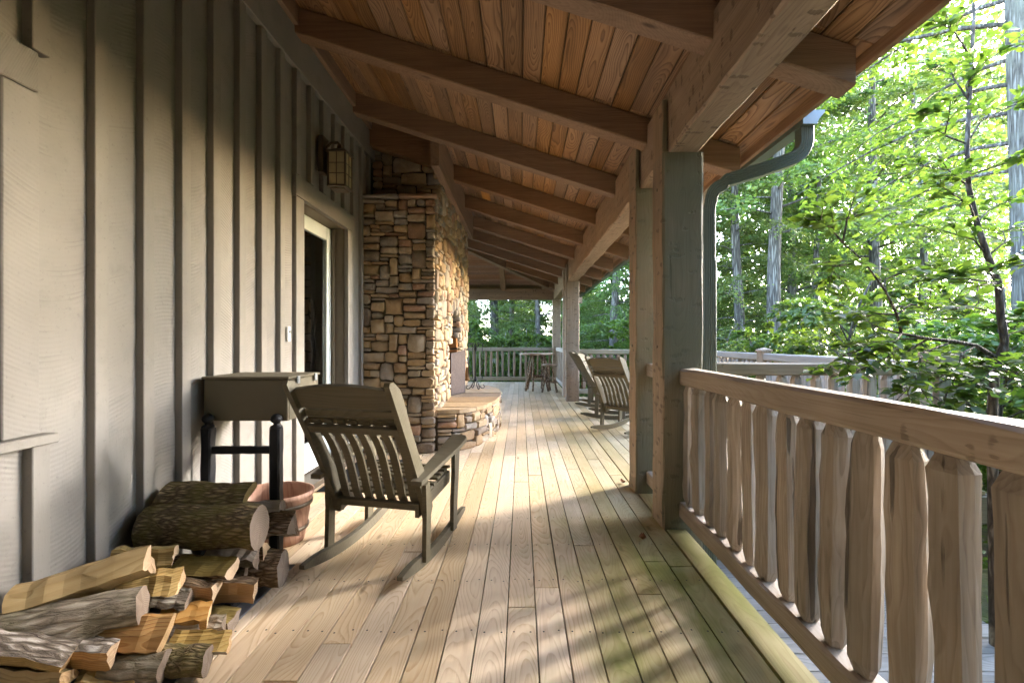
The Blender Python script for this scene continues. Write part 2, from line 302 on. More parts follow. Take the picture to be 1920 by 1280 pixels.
def glass_mat():
    t = NT('door_glass'); g = t.add('ShaderNodeBsdfGlossy'); g.inputs['Roughness'].default_value = 0.02
    tr = t.add('ShaderNodeBsdfTransparent'); tr.inputs[0].default_value = (0.75, 0.78, 0.78, 1)
    fr = t.add('ShaderNodeFresnel'); fr.inputs[0].default_value = 1.6
    ms = t.add('ShaderNodeMixShader'); t.l.new(t.math('ADD', fr.outputs[0], 0.06, True), ms.inputs[0]); t.l.new(tr.outputs[0], ms.inputs[1]); t.l.new(g.outputs[0], ms.inputs[2])
    t.l.new(ms.outputs[0], t.out.inputs[0]); return t.m
M['glass'] = glass_mat()
M['lampglass'] = plain('amber_seeded_glass', (0.42, 0.36, 0.22), 0.25, nscale=25, namt=0.3, bump=0.3)

# ------------------------------------------------------------------ mesh helpers
def mesh(name, v, f, smooth=False):
    me = bpy.data.meshes.new(name); me.from_pydata([tuple(p) for p in v], [], f); me.update()
    if smooth: me.polygons.foreach_set('use_smooth', [True] * len(me.polygons))
    return me
def obj(name, me, mat, parent=None, loc=(0, 0, 0), rot=(0, 0, 0)):
    o = bpy.data.objects.new(name, me); COL.objects.link(o)
    o.location = loc; o.rotation_euler = rot
    if parent is not None: o.parent = parent
    if mat is not None and len(me.materials) == 0: me.materials.append(M[mat])
    return o
def thing(name, label, cat, loc=(0, 0, 0), rz=0.0, group=None, kind=None):
    o = bpy.data.objects.new(name, None); COL.objects.link(o); o.location = loc; o.rotation_euler = (0, 0, rz)
    o.empty_display_size = 0.1
    return tag(o, label, cat, group, kind)
def tag(o, label, cat, group=None, kind=None):
    o['label'] = label; o['category'] = cat
    if group: o['group'] = group
    if kind: o['kind'] = kind
    return o
def copy_tree(o, parent=None):
    c = o.copy(); COL.objects.link(c); c.parent = parent
    for ch in o.children: copy_tree(ch, c)
    return c

_cb = {}
def cbox(sx, sy, sz, b=0.004, cache=True):
    key = (round(sx, 4), round(sy, 4), round(sz, 4), round(b, 4))
    if cache and key in _cb: return _cb[key]
    hx, hy, hz = sx / 2, sy / 2, sz / 2; b = min(b, hx * .8, hy * .8, hz * .8)
    v = []; idx = {}
    for i in (-1, 1):
        for j in (-1, 1):
            for k in (-1, 1):
                for ax in range(3):
                    p = [i * (hx - b), j * (hy - b), k * (hz - b)]; p[ax] = (i, j, k)[ax] * (hx, hy, hz)[ax]
                    idx[i, j, k, ax] = len(v); v.append(p)
    f = []
    for ax in range(3):
        o1, o2 = [(1, 2), (2, 0), (0, 1)][ax]
        for s in (-1, 1):
            q = []
            for (c, d) in ((-1, -1), (1, -1), (1, 1), (-1, 1)):
                t = [0, 0, 0]; t[ax] = s; t[o1] = c; t[o2] = d; q.append(idx[t[0], t[1], t[2], ax])
            f.append(q if s > 0 else q[::-1])
    for ax in range(3):                      # edges parallel to ax
        o1, o2 = [(1, 2), (2, 0), (0, 1)][ax]
        for c in (-1, 1):
            for d in (-1, 1):
                t0 = [0, 0, 0]; t1 = [0, 0, 0]; t0[ax] = -1; t1[ax] = 1
                t0[o1] = t1[o1] = c; t0[o2] = t1[o2] = d
                q = [idx[(*t0, o1)], idx[(*t1, o1)], idx[(*t1, o2)], idx[(*t0, o2)]]
                f.append(q if c * d < 0 else q[::-1])
    for i in (-1, 1):
        for j in (-1, 1):
            for k in (-1, 1):
                q = [idx[i, j, k, 0], idx[i, j, k, 1], idx[i, j, k, 2]]
                f.append(q if i * j * k > 0 else q[::-1])
    me = mesh('block', v, f)
    if cache: _cb[key] = me
    return me
_cbm = {}
def block(name, x0, x1, y0, y1, z0, z1, mat, parent=None, b=0.004):
    key = (round(x1 - x0, 4), round(y1 - y0, 4), round(z1 - z0, 4), b, mat)
    if key not in _cbm:
        me = cbox(x1 - x0, y1 - y0, z1 - z0, b, False); me.materials.append(M[mat]); _cbm[key] = me
    return obj(name, _cbm[key], mat, parent, ((x0 + x1) / 2, (y0 + y1) / 2, (z0 + z1) / 2))

def loft(rings, caps=True, closed=True):
    n = len(rings[0]); v = [p for r in rings for p in r]; f = []
    for i in range(len(rings) - 1):
        for j in range(n if closed else n - 1):
            a = i * n + j; b_ = i * n + (j + 1) % n
            f.append([a, b_, b_ + n, a + n])
    if caps:
        f.append(list(range(n))[::-1]); f.append([(len(rings) - 1) * n + j for j in range(n)])
    return v, f
def tube(pts, rad, n=8, smooth=True, name='tube', caps=True):
    pts = [Vector(p) for p in pts]
    if not hasattr(rad, '__len__'): rad = [rad] * len(pts)
    rings = []; up = Vector((0, 0, 1)); prev = None
    for i, p in enumerate(pts):
        d = (pts[min(i + 1, len(pts) - 1)] - pts[max(i - 1, 0)]).normalized()
        if prev is None: prev = d.cross(up if abs(d.z) < .95 else Vector((1, 0, 0))).normalized()
        s = (prev - d * prev.dot(d)).normalized(); prev = s; w = d.cross(s)
        rings.append([p + (s * math.cos(2 * math.pi * k / n) + w * math.sin(2 * math.pi * k / n)) * rad[i] for k in range(n)])
    v, f = loft(rings, caps); return mesh(name, v, f, smooth)
def join(parts):
    V = []; F = []
    for v, f in parts:
        o = len(V); V += list(v); F += [[i + o for i in q] for q in f]
    return V, F
def prism(poly, axis, a0, a1):                 # poly of 2-D points in the two other axes (x,y,z order), extruded
    def mk(p, a):
        return {'X': (a, p[0], p[1]), 'Y': (p[0], a, p[1]), 'Z': (p[0], p[1], a)}[axis]
    n = len(poly); v = [mk(p, a0) for p in poly] + [mk(p, a1) for p in poly]
    f = [[i, (i + 1) % n, n + (i + 1) % n, n + i] for i in range(n)] + [list(range(n))[::-1], [n + i for i in range(n)]]
    me = mesh('prism', v, f)
    import bmesh
    bm = bmesh.new(); bm.from_mesh(me); bmesh.ops.recalc_face_normals(bm, faces=bm.faces); bm.to_mesh(me); bm.free()
    return me
def prism_o(name, poly, axis, a0, a1, mat, parent=None): return obj(name, prism(poly, axis, a0, a1), mat, parent)
def hewn(axis, a0, a1, c0, c1, d0, d1, n=8, jit=0.006, ch=0.012, rng=RNG, zf=None):
    # a hand hewn timber: chamfered rectangle lofted along an axis; c, d are the two cross ranges (order x,y,z without axis)
    rings = []
    for i in range(n + 1):
        a = a0 + (a1 - a0) * i / n
        j = lambda: rng.uniform(-jit, jit)
        p = [(c0 + ch + j(), d0 + j()), (c1 - ch + j(), d0 + j()), (c1 + j(), d0 + ch + j()), (c1 + j(), d1 - ch + j()),
             (c1 - ch + j(), d1 + j()), (c0 + ch + j(), d1 + j()), (c0 + j(), d1 - ch + j()), (c0 + j(), d0 + ch + j())]
        dz = zf(a) if zf else 0.0
        if axis == 'X': r = [(a, q[0], q[1] + dz) for q in p]
        elif axis == 'Y': r = [(q[0], a, q[1] + dz) for q in p[::-1]]
        else: r = [(q[0], q[1], a) for q in p]
        rings.append(r)
    return loft(rings)
def centred(name, vf, mat, parent=None, smooth=False):   # mesh with its origin at its centre
    v, f = vf; v = np.array([tuple(p) for p in v]); c = (v.min(0) + v.max(0)) / 2
    return obj(name, mesh(name, (v - c).tolist(), f, smooth), mat, parent, tuple(c))

# ------------------------------------------------------------------ layout constants (metres)
WX = -1.80                                      # house wall
SL = 0.318                                      # roof slope
BX0, BX1 = 0.98, 1.185                          # beam on the posts
def ceil_z(x): return 3.872 - SL * (x - WX)     # underside of ceiling planks
HY = 10.85                                      # house corner where the roof turns
RD = 0.207                                      # rafter depth

# ------------------------------------------------------------------ ground
def gz(x, y):
    d = max(0.0, math.hypot(max(0.0, x - 2.0), max(0.0, y - 13.0)) - 3.0)
    return -0.62 - 0.10 * d + 0.0008 * min(d, 60) ** 2 if d < 60 else -0.62 - 6.0 + 2.88
n = 60
def warp(t): return math.copysign(abs(t) ** 2.4, t)
gv = []; gf = []
for i in range(n + 1):
    for j in range(n + 1):
        x = warp(i / n * 2 - 1) * 700; y = 6 + warp(j / n * 2 - 1) * 700
        gv.append((x, y, gz(x, y) + (U(-.06, .06) if abs(x) < 40 and abs(y) < 60 else 0)))
for i in range(n):
    for j in range(n):
        a = i * (n + 1) + j; gf.append([a, a + n + 1, a + n + 2, a + 1])
g = obj('ground', mesh('ground', gv, gf, True), 'ground'); tag(g, 'sloping forest floor with moss and leaf litter around the porch', 'ground', kind='structure')

# ------------------------------------------------------------------ deck floor
deck = thing('deck_floor', 'porch and deck floor of long pale pine planks', 'floor', kind='structure')
RD2 = random.Random(11)
def plank_rows(x0, x1, pitch, y0, y1, lens):
    x = x0
    while x < x1 - 0.02:
        w = min(pitch + RD2.uniform(-.004, .004), x1 - x)
        y = y0 - RD2.uniform(0, 0)
        first = RD2.uniform(0.5, lens[1])
        L = first
        while y < y1 - 0.01:
            e = min(y + L, y1)
            if y1 - e < 0.5: e = y1
            ln = e - y
            o = block('plank', 0, round(w - .006, 3), 0, round(ln - .005, 2), 0, .03, 'deck', deck, 0.0015)
            o.location = (x + w / 2, (y + e) / 2, -0.015 + RD2.uniform(-.0018, .0012))
            o.rotation_euler = (RD2.uniform(-.0006, .0006), RD2.uniform(-.006, .006), 0)
            y = e; L = RD2.uniform(*lens)
        x += w
plank_rows(-1.845, 0.965, 0.1277, -1.6, 14.05, (1.6, 4.2))
plank_rows(0.965, 1.10, 0.135, -1.6, 3.80, (2.5, 4.5))
plank_rows(0.965, 1.10, 0.135, 3.80, 14.05, (2.5, 4.5))
plank_rows(1.10, 3.90, 0.1272, 3.80, 10.32, (2.2, 4.2))
plank_rows(-4.6, -1.845, 0.1277, HY, 14.05, (1.6, 3.2))
block('rim_board', 1.055, 1.095, -1.6, 3.78, -.26, -.034, 'rail', deck)
block('rim_board', 1.10, 3.92, 3.76, 3.798, -.26, -.034, 'rail_x', deck)
block('rim_board', 3.90, 3.94, 3.80, 10.34, -.26, -.034, 'rail', deck)
block('rim_board', -4.6, 1.12, 14.055, 14.095, -.26, -.002, 'rail_x', deck)
for k in range(12): block('joist', -1.8, 1.05, -1.4 + k * 1.3, -1.36 + k * 1.3, -.25, -.036, 'rail_x', deck)
for k in range(5): block('joist', 1.1, 3.88, 4.3 + k * 1.35, 4.34 + k * 1.35, -.25, -.036, 'rail_x', deck)
for (px, py) in ((3.8, 3.95), (2.4, 3.95), (3.8, 7.0), (3.8, 10.2), (1.0, -1.4), (1.0, 1.2)):
    block('support_post', px - .07, px + .07, py - .07, py + .07, -2.2, -.262, 'rail', deck)

scr = []
yj = -1.4
while yj < 13.9:
    for i in range(22):
        for q in (.028, .098):
            sx, sy = -1.845 + i * .1277 + q + RD2.uniform(-.006, .006), yj + RD2.uniform(-.012, .012)
            scr.append(([(sx + .0048 * math.cos(k * 1.047), sy + .0048 * math.sin(k * 1.047), .0026) for k in range(6)], [[0, 1, 2, 3, 4, 5]]))
    yj += .42
o = obj('deck_screws', mesh('deck_screws', *join(scr)), 'iron', deck); o['kind'] = 'stuff'

# lower grey walkway beside the porch
walk = thing('lower_walkway', 'weathered grey plank walkway on the ground beside the porch railing', 'walkway', kind='structure')
yy = -1.6
while yy < 3.7:
    block('plank', 1.28, 2.98, yy, yy + .136, -.59, -.55, 'grey_deck', walk, .003).rotation_euler = (0, 0, RNG.uniform(-.002, .002)); yy += .141
block('edge_board', 1.30, 1.34, -1.6, 3.7, -.75, -.592, 'grey_deck', walk); block('edge_board', 2.90, 2.94, -1.6, 3.7, -.75, -.592, 'grey_deck', walk)

# ------------------------------------------------------------------ house wall with siding, battens, door, window
wall = thing('house_wall', 'tall greige board and batten house wall with frieze board', 'wall')
D0, D1, DH = 3.72, 4.66, 2.40                   # door opening
W0, W1, WB, WT = 0.45, 1.55, 0.93, 2.16         # window opening
y = -1.74; k = 0
while y < 5.30:
    a, b_ = y, min(y + .242, 5.45)
    segs = [(0.02, 3.44)]
    if b_ > 3.60 and a < 4.78: segs = [(2.53, 3.44)]
    if b_ > 0.36 and a < 1.60: segs = [(0.02, .90), (2.28, 3.44)]
    for (s0, s1) in segs: block('siding_board', WX - .025, WX + RNG.uniform(-.002, .002), a + .002, b_ - .002, s0, s1, 'siding', wall, .002)
    segs = [(0.02, 3.40)]
    if a > 3.5 and a < 4.80: segs = [(2.575, 3.40)]
    if a > 0.25 and a < 1.60: segs = [(0.02, .885), (2.31, 3.40)]
    if abs(a - 1.646) < .03: segs = [(0.02, .872), (2.31, 3.40)]
    for (s0, s1) in segs: block('batten', WX - .004, WX + .037, a - .006, a + .058, s0, s1, 'batten', wall, .003)
    y += .242; k += 1
y = 8.2
while y < HY:
    block('siding_board', WX - .025, WX, y + .002, min(y + .242, HY) - .002, 0.02, 3.44, 'siding', wall, .002)
    block('batten', WX - .004, WX + .028, y - .03, y + .03, 0.02, 3.40, 'batten', wall, .003); y += .242
block('siding_board', -6.5, WX, HY - .03, HY, 0.02, 3.44, 'siding', wall, .002)
block('frieze_board', WX - .02, WX + .043, -1.9, 5.5, 3.402, 3.70, 'trim', wall)
block('frieze_board', WX - .02, WX + .034, 8.2, HY, 3.402, 3.70, 'trim', wall)
block('base_board', WX - .02, WX + .034, 1.5, 3.575, .004, .13, 'trim', wall)
blocker = thing('light_blocker_wall', 'added unseen dark wing wall closing off the porch at the firewood end', 'wall', (0, -1.75, 0))  # unseen wall added to keep light off faces turned to -Y
for i in range(27): block('siding_board', WX + .05 + i * .2, WX + .247 + i * .2, -.02, .02, -.9 if i > 14 else .01, ceil_z(WX + .15 + i * .2) + .0 if i < 18 else 4.4, 'blocker', blocker, .002)
block('wall_core', WX, 3.60, -.30, -.025, -.9, 2.6, 'dark', blocker); block('wall_core', WX, .4, -.30, -.025, 2.6, 3.1, 'dark', blocker); block('wall_core', 1.9, 3.60, -.30, -.025, 2.6, 4.4, 'dark', blocker)
# door
door = thing('glass_door', 'pale full glass door in a dark recessed jamb with greige casing', 'door')
block('casing', WX - .01, WX + .030, 3.585, D0, .03, DH, 'trim', door)
block('casing', WX - .01, WX + .030, D1, 4.79, .03, DH, 'trim', door)
block('head_casing', WX - .01, WX + .034, 3.575, 4.80, DH + .002, 2.57, 'trim', door)
for (a, b_) in ((D0 - .035, D0 - .002), (D1 + .002, D1 + .035)): block('jamb', -1.99, WX - .012, a, b_, .03, DH + .03, 'jamb', door)
block('jamb', -1.99, WX - .012, D0, D1, DH - .002, DH + .03, 'jamb', door)
for (a, b_) in ((D0, D0 + .02), (D1 - .02, D1)): block('stop', -1.935, -1.905, a, b_, .05, DH - .004, 'jamb', door)
block('threshold', -2.0, WX + .06, D0, D1, .002, .05, 'bronze', door)
lf = block('door_leaf', -1.985, -1.942, D0 + .004, D0 + .11, .06, DH - .01, 'door', door)
block('stile', -1.985, -1.942, D1 - .11, D1 - .004, .06, DH - .01, 'door', door)
block('top_rail', -1.985, -1.942, D0 + .112, D1 - .112, 2.26, DH - .01, 'door', door)
block('bottom_rail', -1.985, -1.942, D0 + .112, D1 - .112, .06, .32, 'door', door)
block('pane', -1.968, -1.962, D0 + .112, D1 - .112, .32, 2.26, 'glass', door, .001)
for q in range(16):
    yb = D0 + .13 + q * .044
    o = block('blind_slat', -.002, .002, 0, .04, 0, 1.88, 'blind', door, .0005); o.location = (-2.02, yb + .02, 1.28); o.rotation_euler = (0, 0, .5)
block('room_backing', -2.9, -2.88, 3.2, 5.2, 0, 2.8, 'dark', door)
block('handle', -1.94, -1.90, D0 + .05, D0 + .075, .95, 1.12, 'bronze', door)
# window (its casing reaches into view)
win = thing('side_window', 'window with wide flat greige casing and projecting sill', 'window')
block('casing', WX - .004, WX + .032, W1, 1.672, WB - .02, WT - .004, 'siding', win)
block('casing', WX - .004, WX + .032, W0 - .12, W0, WB - .02, WT - .004, 'siding', win)
block('head_casing', WX - .004, WX + .034, W0 - .125, 1.668, WT, 2.305, 'siding', win)
block('sill', WX - .05, WX + .062, W0 - .16, 1.715, .872, .908, 'trim', win)
block('frame', -1.88, -1.84, W0, W1, WB - .02, WT, 'jamb', win)
block('pane', -1.838, -1.834, W0 + .04, W1 - .04, WB + .03, WT - .04, 'glass', win, .001)
block('sash_bar', -1.833, -1.81, W0, W1, 1.52, 1.56, 'door', win)
# house mass behind the wall (keeps light out)
block('wall_core', -6.5, WX - .15, -1.9, 3.1, 0, 3.8, 'dark', wall)
block('wall_core', -6.5, WX - .15, 5.25, HY - .05, 0, 3.8, 'dark', wall)
block('wall_core', -6.5, -2.92, 3.1, 5.25, 0, 3.8, 'dark', wall)
block('wall_core', -2.92, WX - .03, 3.1, 3.58, 0, 3.8, 'dark', wall); block('wall_core', -2.92, WX - .03, 4.80, 5.25, 0, 3.8, 'dark', wall)
block('wall_core', -2.92, WX - .03, 3.58, 4.80, 2.46, 3.8, 'dark', wall)

# ------------------------------------------------------------------ porch roof
roof = thing('porch_roof', 'sloping porch roof with exposed timber rafters and brown plank ceiling', 'roof')
ang = math.atan(SL); cs = math.cos(ang)
RC = random.Random(5)
_pl = {}
def ceil_plank(ln, w, ax):
    key = (round(ln, 2), round(w, 3), ax)
    if key not in _pl:
        me = cbox(*( (w, ln, .022) if ax == 'Y' else (ln, w, .022)), .006, False); me.materials.append(M['ceiling' if ax == 'Y' else 'ceiling_x']); _pl[key] = me
    return _pl[key]
x = WX - 0.118; pw = 0.138
while x < 1.80:
    y = -2.6; yend = HY + (x + .06 - WX)
    L = RC.choice((1.22, 2.44, 3.66))
    while y < yend - .02:
        e = min(y + L, yend)
        if yend - e < .4: e = yend
        w = pw / cs - .006
        o = obj('ceiling_plank', ceil_plank(e - y - .003, w, 'Y'), None, roof, (x + pw / 2, (y + e) / 2, ceil_z(x + pw / 2) + .011 + RC.uniform(-.0015, .0015)), (0, ang + RC.uniform(-.008, .008), 0))
        y = e; L = RC.choice((2.44, 3.66, 4.88))
    x += pw
y = HY + .02
while y < 14.4:
    xe = WX + (y + .06 - HY)
    if xe > -4.55:
        o = obj('ceiling_plank', ceil_plank(xe + 4.6, pw / cs - .003, 'X'), None, roof, ((xe - 4.6) / 2, y + pw / 2, ceil_z(WX + y + pw / 2 - HY) + .011), (-ang, 0, 0))
    y += pw
M['new_plank'] = wood('fresh_plank_wood', (0.33, 0.15, 0.05), (0.50, 0.26, 0.09), (0.58, 0.33, 0.13), 'Y', 0.012, 0.4, 0.2)
me = cbox(.134, .44, .008, .001, False); me.materials.append(M['new_plank'])
o = obj('patch_plank', me, None, roof, (-.535, 6.88, ceil_z(-.535) - .006), (0, ang, 0)); o['label'] = 'fresh orange replacement board in the ceiling'
def slab(pts, th, name, mat):
    v = [(px, py, pz) for px, py, pz in pts] + [(px, py, pz + th) for px, py, pz in pts]; k = len(pts)
    f = [list(range(k))[::-1], [k + i for i in range(k)]] + [[i, (i + 1) % k, k + (i + 1) % k, k + i] for i in range(k)]
    return obj(name, mesh(name, v, f), mat, roof)
zt = lambda x: ceil_z(x) + .032
slab([(-5.5, -2.65, zt(-5.5)), (1.84, -2.65, zt(1.84)), (1.84, 14.49, zt(1.84)), (WX, HY, zt(WX)), (-5.5, HY, zt(-5.5))], .06, 'roof_covering', 'shingle')
slab([(WX, HY, zt(WX)), (1.84, 14.49, zt(1.84)), (-5.0, 14.49, zt(1.84)), (-5.0, HY, zt(WX))], .06, 'roof_covering', 'shingle')
RW = 0.135
rz = lambda x: ceil_z(x) - .003
def rafter(yf, x0, x1, depth=RD, name='rafter'):
    ch = .008
    v, f = hewn('X', x0, x1, yf, yf + RW, -depth, 0, 6, .0015, ch, RC, lambda a: rz(a))
    return centred(name, (v, f), 'rafter', roof)
for k in range(-4, 10):
    yf = 2.31 + 1.22 * k
    x0 = WX + .03
    if 5.4 < yf < 8.2: x0 = -.90
    if yf > HY: x0 = WX + (yf - HY) + .18
    rafter(yf, x0, 1.70)
rafter(5.28, WX + .03, -.99, .33, 'header')
# trimmer along the chimney, ledger on the wall
centred('trimmer', hewn('Y', 4.90, 8.41, -.975, -.885, 3.14, 3.56, 6, .002, .006), 'rafter_y', roof)
centred('ledger', hewn('Y', -1.9, 5.26, WX - .01, WX + .075, 3.702, 3.885, 6, .001, .005), 'rafter_y', roof)
centred('ledger', hewn('Y', 8.2, HY, WX - .01, WX + .075, 3.702, 3.885, 6, .001, .005), 'rafter_y', roof)
# hip rafter and jack rafters of the end slope
hv = []
for s, a in ((0.0, 0), (3.7, 1)):
    cx, cy_ = WX + s, HY + s; z1 = ceil_z(cx) - .002; z0 = z1 - RD - .03; o = .052
    hv += [[(cx - o, cy_ + o, z0), (cx + o, cy_ - o, z0), (cx + o, cy_ - o, z1), (cx - o, cy_ + o, z1)]]
centred('hip_rafter', loft(hv), 'rafter', roof)
for xj in (-4.26, -3.04, -1.82, -.60, .62):
    y0 = HY + max(0.0, xj - WX) + .12
    rr = []
    for a in (y0, 14.28):
        z1 = ceil_z(WX + a - HY) - .003; rr.append([(xj, a, z1 - RD), (xj, a, z1), (xj + RW, a, z1), (xj + RW, a, z1 - RD)])
    centred('jack_rafter', loft(rr), 'rafter_y', roof)
# beams
RB = random.Random(21)
centred('beam', hewn('Y', -2.6, 3.90, BX0, BX1, 2.51, 2.94, 26, .006, .014, RB), 'beam', roof)
centred('beam', hewn('Y', 3.90, 10.05, BX0, BX1, 2.505, 2.94, 22, .006, .014, RB), 'beam', roof)
centred('beam', hewn('Y', 10.05, 14.02, BX0, BX1, 2.505, 2.94, 14, .006, .014, RB), 'beam', roof)
centred('beam', hewn('X', -4.6, .978, 13.62, 13.84, 2.505, 2.83, 18, .006, .014, RB), 'beam_x', roof)
# fascia, gutter, downspout
block('fascia', 1.765, 1.80, -2.6, 14.46, 2.668, 2.80, 'rafter_y', roof)
block('fascia', -4.6, 1.80, 14.465, 14.50, 2.668, 2.80, 'rafter', roof)
gut = thing('rain_gutter', 'dark green metal rain gutter along the porch eave with its downspout', 'gutter')
GX = 1.815; gz0 = 2.650
prof = [(GX, gz0 + .085), (GX, gz0), (GX + .085, gz0), (GX + .10, gz0 + .03), (GX + .135, gz0 + .075), (GX + .135, gz0 + .085), (GX + .128, gz0 + .085),
        (GX + .128, gz0 + .078), (GX + .095, gz0 + .034), (GX + .08, gz0 + .006), (GX + .006, gz0 + .006), (GX + .006, gz0 + .085)]
prism_o('trough', prof, 'Y', 2.93, 14.45, 'gutter', gut)
prism_o('end_cap', [(GX - .002, gz0 + .088), (GX - .002, gz0 - .002), (GX + .087, gz0 - .002), (GX + .102, gz0 + .03), (GX + .138, gz0 + .075), (GX + .138, gz0 + .088)], 'Y', 2.924, 2.93, 'gutter_end', gut)
def ribbed(pts, w, d, name):                    # rectangular ribbed downspout swept in the XZ plane
    pts = [Vector(p) for p in pts]; rings = []
    prof = []
    nr = 6
    for i in range(nr * 2 + 1):
        prof.append((-w / 2 + w * i / (nr * 2), -d / 2 - (.005 if i % 2 else 0)))
    for i in range(nr * 2 + 1):
        prof.append((w / 2 - w * i / (nr * 2), d / 2 + (.005 if i % 2 else 0)))
    for i, p in enumerate(pts):
        t = (pts[min(i + 1, len(pts) - 1)] - pts[max(i - 1, 0)]).normalized()
        s = Vector((-t.z, 0, t.x)) if abs(t.x) + abs(t.z) > 1e-6 else Vector((1, 0, 0))
        rings.append([p + s * a + Vector((0, 1, 0)) * b for a, b in prof])
    v, f = loft(rings); return obj(name, mesh(name, v, f), 'gutter', gut)
path = [(1.868, 3.00, 2.655), (1.868, 3.00, 2.56)]
for q in range(1, 7):
    a = q / 6 * math.radians(76); path.append((1.868 - .11 * (1 - math.cos(a)), 3.00 + .004 * q, 2.56 - .11 * math.sin(a)))
path += [(1.60, 3.06, 2.395), (1.395, 3.11, 2.345)]
for q in range(1, 7):
    a = q / 6 * math.radians(76); path.append((1.395 - .105 * math.sin(a), 3.115, 2.345 - .03 - .105 * (1 - math.cos(a)) * 1.0))
path += [(1.278, 3.12, 2.15), (1.278, 3.12, 1.78)]
ribbed(path, .085, .07, 'downspout_elbow')
ribbed([(1.278, 3.12, 1.80), (1.278, 3.12, -.5)], .094, .078, 'downspout')

# ------------------------------------------------------------------ posts
def post(label, yf, z0, w=.27, d=.24, x0=.945, lap=True, name='timber_post', top=2.512, group=None):
    t = thing(name, label, 'post', (x0 + w / 2, yf + d / 2, z0), group=group)
    v, f = hewn('Z', 0, top - z0, -w / 2, w / 2, -d / 2, d / 2, 16, .005, .012, RB)
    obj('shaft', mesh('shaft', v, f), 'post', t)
    if lap:
        v, f = hewn('Z', top - z0 + .001, 2.86 - z0, -w / 2, -w / 2 + .032, -d / 2 + .003, d / 2 - .003, 3, .002, .005, RB)
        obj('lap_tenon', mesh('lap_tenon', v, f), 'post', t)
    for zz in (.9, 1.7): 
        o = obj('peg', tube([(-w / 2 - .006, 0, zz * 1.35 - z0), (-w / 2 + .02, 0, zz * 1.35 - z0)], .012, 8, name='peg'), 'jamb', t)
    return t
post('thick hewn timber post beside the green downspout', 3.03, -.6)
post('hewn timber post standing just behind the downspout post', 3.745, 0.0, w=.25)
post('hewn timber post beside the outdoor rocking chairs, facing the hearth', 9.48, 0.0)
post('hewn timber post behind the one beside the rocking chairs', 10.17, 0.0, w=.25)
post('hewn corner post at the end railing beside the rustic table', 13.62, 0.0, w=.24, d=.24, lap=False)

# ------------------------------------------------------------------ railings
RR = random.Random(31)
def split_baluster(h, w, d, rng):
    nn = 8; rings = []
    base = [(a, rng.uniform(.80, 1.15)) for a in [i / nn * 2 * math.pi + rng.uniform(-.22, .22) for i in range(nn)]]
    ex = 0.75
    lean = (rng.uniform(-.008, .008), rng.uniform(-.012, .012)); ph = rng.uniform(0, 6)
    kz = rng.uniform(.3, .8) * h; kside = rng.randrange(nn); ka = rng.choice((0, .15, .3, .45))
    zs = [0, .018, .055] + [.055 + (h - .11) * i / 9 for i in range(1, 9)] + [h - .055, h - .018, h]
    for i, z in enumerate(zs):
        s = 1.0
        if z < .03 or z > h - .03: s = .48 if (z in (0, h)) else .70
        wob = 1 + .07 * math.sin(z * 7 + ph) + rng.uniform(-.03, .03)
        r = []
        for j, (a, q) in enumerate(base):
            c, sn = math.cos(a), math.sin(a)
            q = q * rng.uniform(.94, 1.06); px = math.copysign(abs(c) ** ex, c) * d / 2 * q * wob * s; py = math.copysign(abs(sn) ** ex, sn) * w / 2 * q * wob * s
            dj = min(abs(j - kside), nn - abs(j - kside))
            bump = 1 + ka * math.exp(-((z - kz) / .06) ** 2) * max(0, 1 - dj / 2)
            r.append((px * bump + lean[0] * math.sin(z * 4 + ph), py * bump + lean[1] * math.sin(z * 3.1 + ph * 2), z))
        rings.append(r)
    v, f = loft(rings); me = mesh('baluster', v, f, True); me.materials.append(M['baluster'])
    me.set_sharp_from_angle(angle=math.radians(16))
    return me
M['baluster_brown'] = wood('brown_baluster_wood', (0.11, 0.07, 0.043), (0.25, 0.17, 0.11), (0.33, 0.235, 0.16), 'Z', 0.010, 0.22, 0.5, vary=0.15, streak=0.4, dirt=0.3, cath=.12)
BAL = [split_baluster(.80, RR.uniform(.082, .105), RR.uniform(.075, .095), RR) for _ in range(14)]
BALB = []
for b_ in BAL:
    c_ = b_.copy(); c_.materials.clear(); c_.materials.append(M['baluster_brown']); BALB.append(c_)
def railing(label, axis, a0, a1, c, z=(.08, .185, .965, 1.07), pitch=.148, w=.105, name='deck_railing', sc_=1.0, jit=.004, mat=None, bal=None):
    t = thing(name, label, 'railing', ((a0 + a1) / 2, c, 0) if axis == 'X' else (c, (a0 + a1) / 2, 0))
    o = t.location.copy()
    mt = mat or ('rail' if axis == 'Y' else 'rail_x')
    L = (a1 - a0) / 2; ns = max(4, int((a1 - a0) / .3))
    for nm, zz0, zz1 in (('bottom_rail', z[0], z[1]), ('top_rail', z[2], z[3])):
        v, f = hewn(axis, -L, L, -w / 2, w / 2, zz0, zz1, ns, jit, .012, RR); obj(nm, mesh(nm, v, f), mt, t)
    nb = int((a1 - a0 - .06) / pitch); st = (a1 - a0) / nb
    for i in range(nb):
        p = -L + st * (i + .5) + RR.uniform(-.012, .012)
        b = obj('baluster', RR.choice(bal or BAL), None, t, (0, p, z[1] - .01) if axis == 'Y' else (p, 0, z[1] - .01), (0, 0, RR.choice((0, math.pi)) + RR.uniform(-.25, .25) + (0 if axis == 'Y' else math.pi / 2)))
        b.scale = (sc_ * RR.uniform(.9, 1.1), sc_ * RR.uniform(.85, 1.12), 1)
    return t
railing('porch railing of chunky split log balusters running up to the downspout post', 'Y', -1.5, 3.032, 1.105, name='porch_railing', jit=.005)
t = thing('railing_link', 'two short rails bridging the paired posts beside the downspout', 'railing')
for zz in (.08, .965): block('rail', 1.03, 1.13, 3.268, 3.748, zz, zz + .105, 'rail', t, .01)
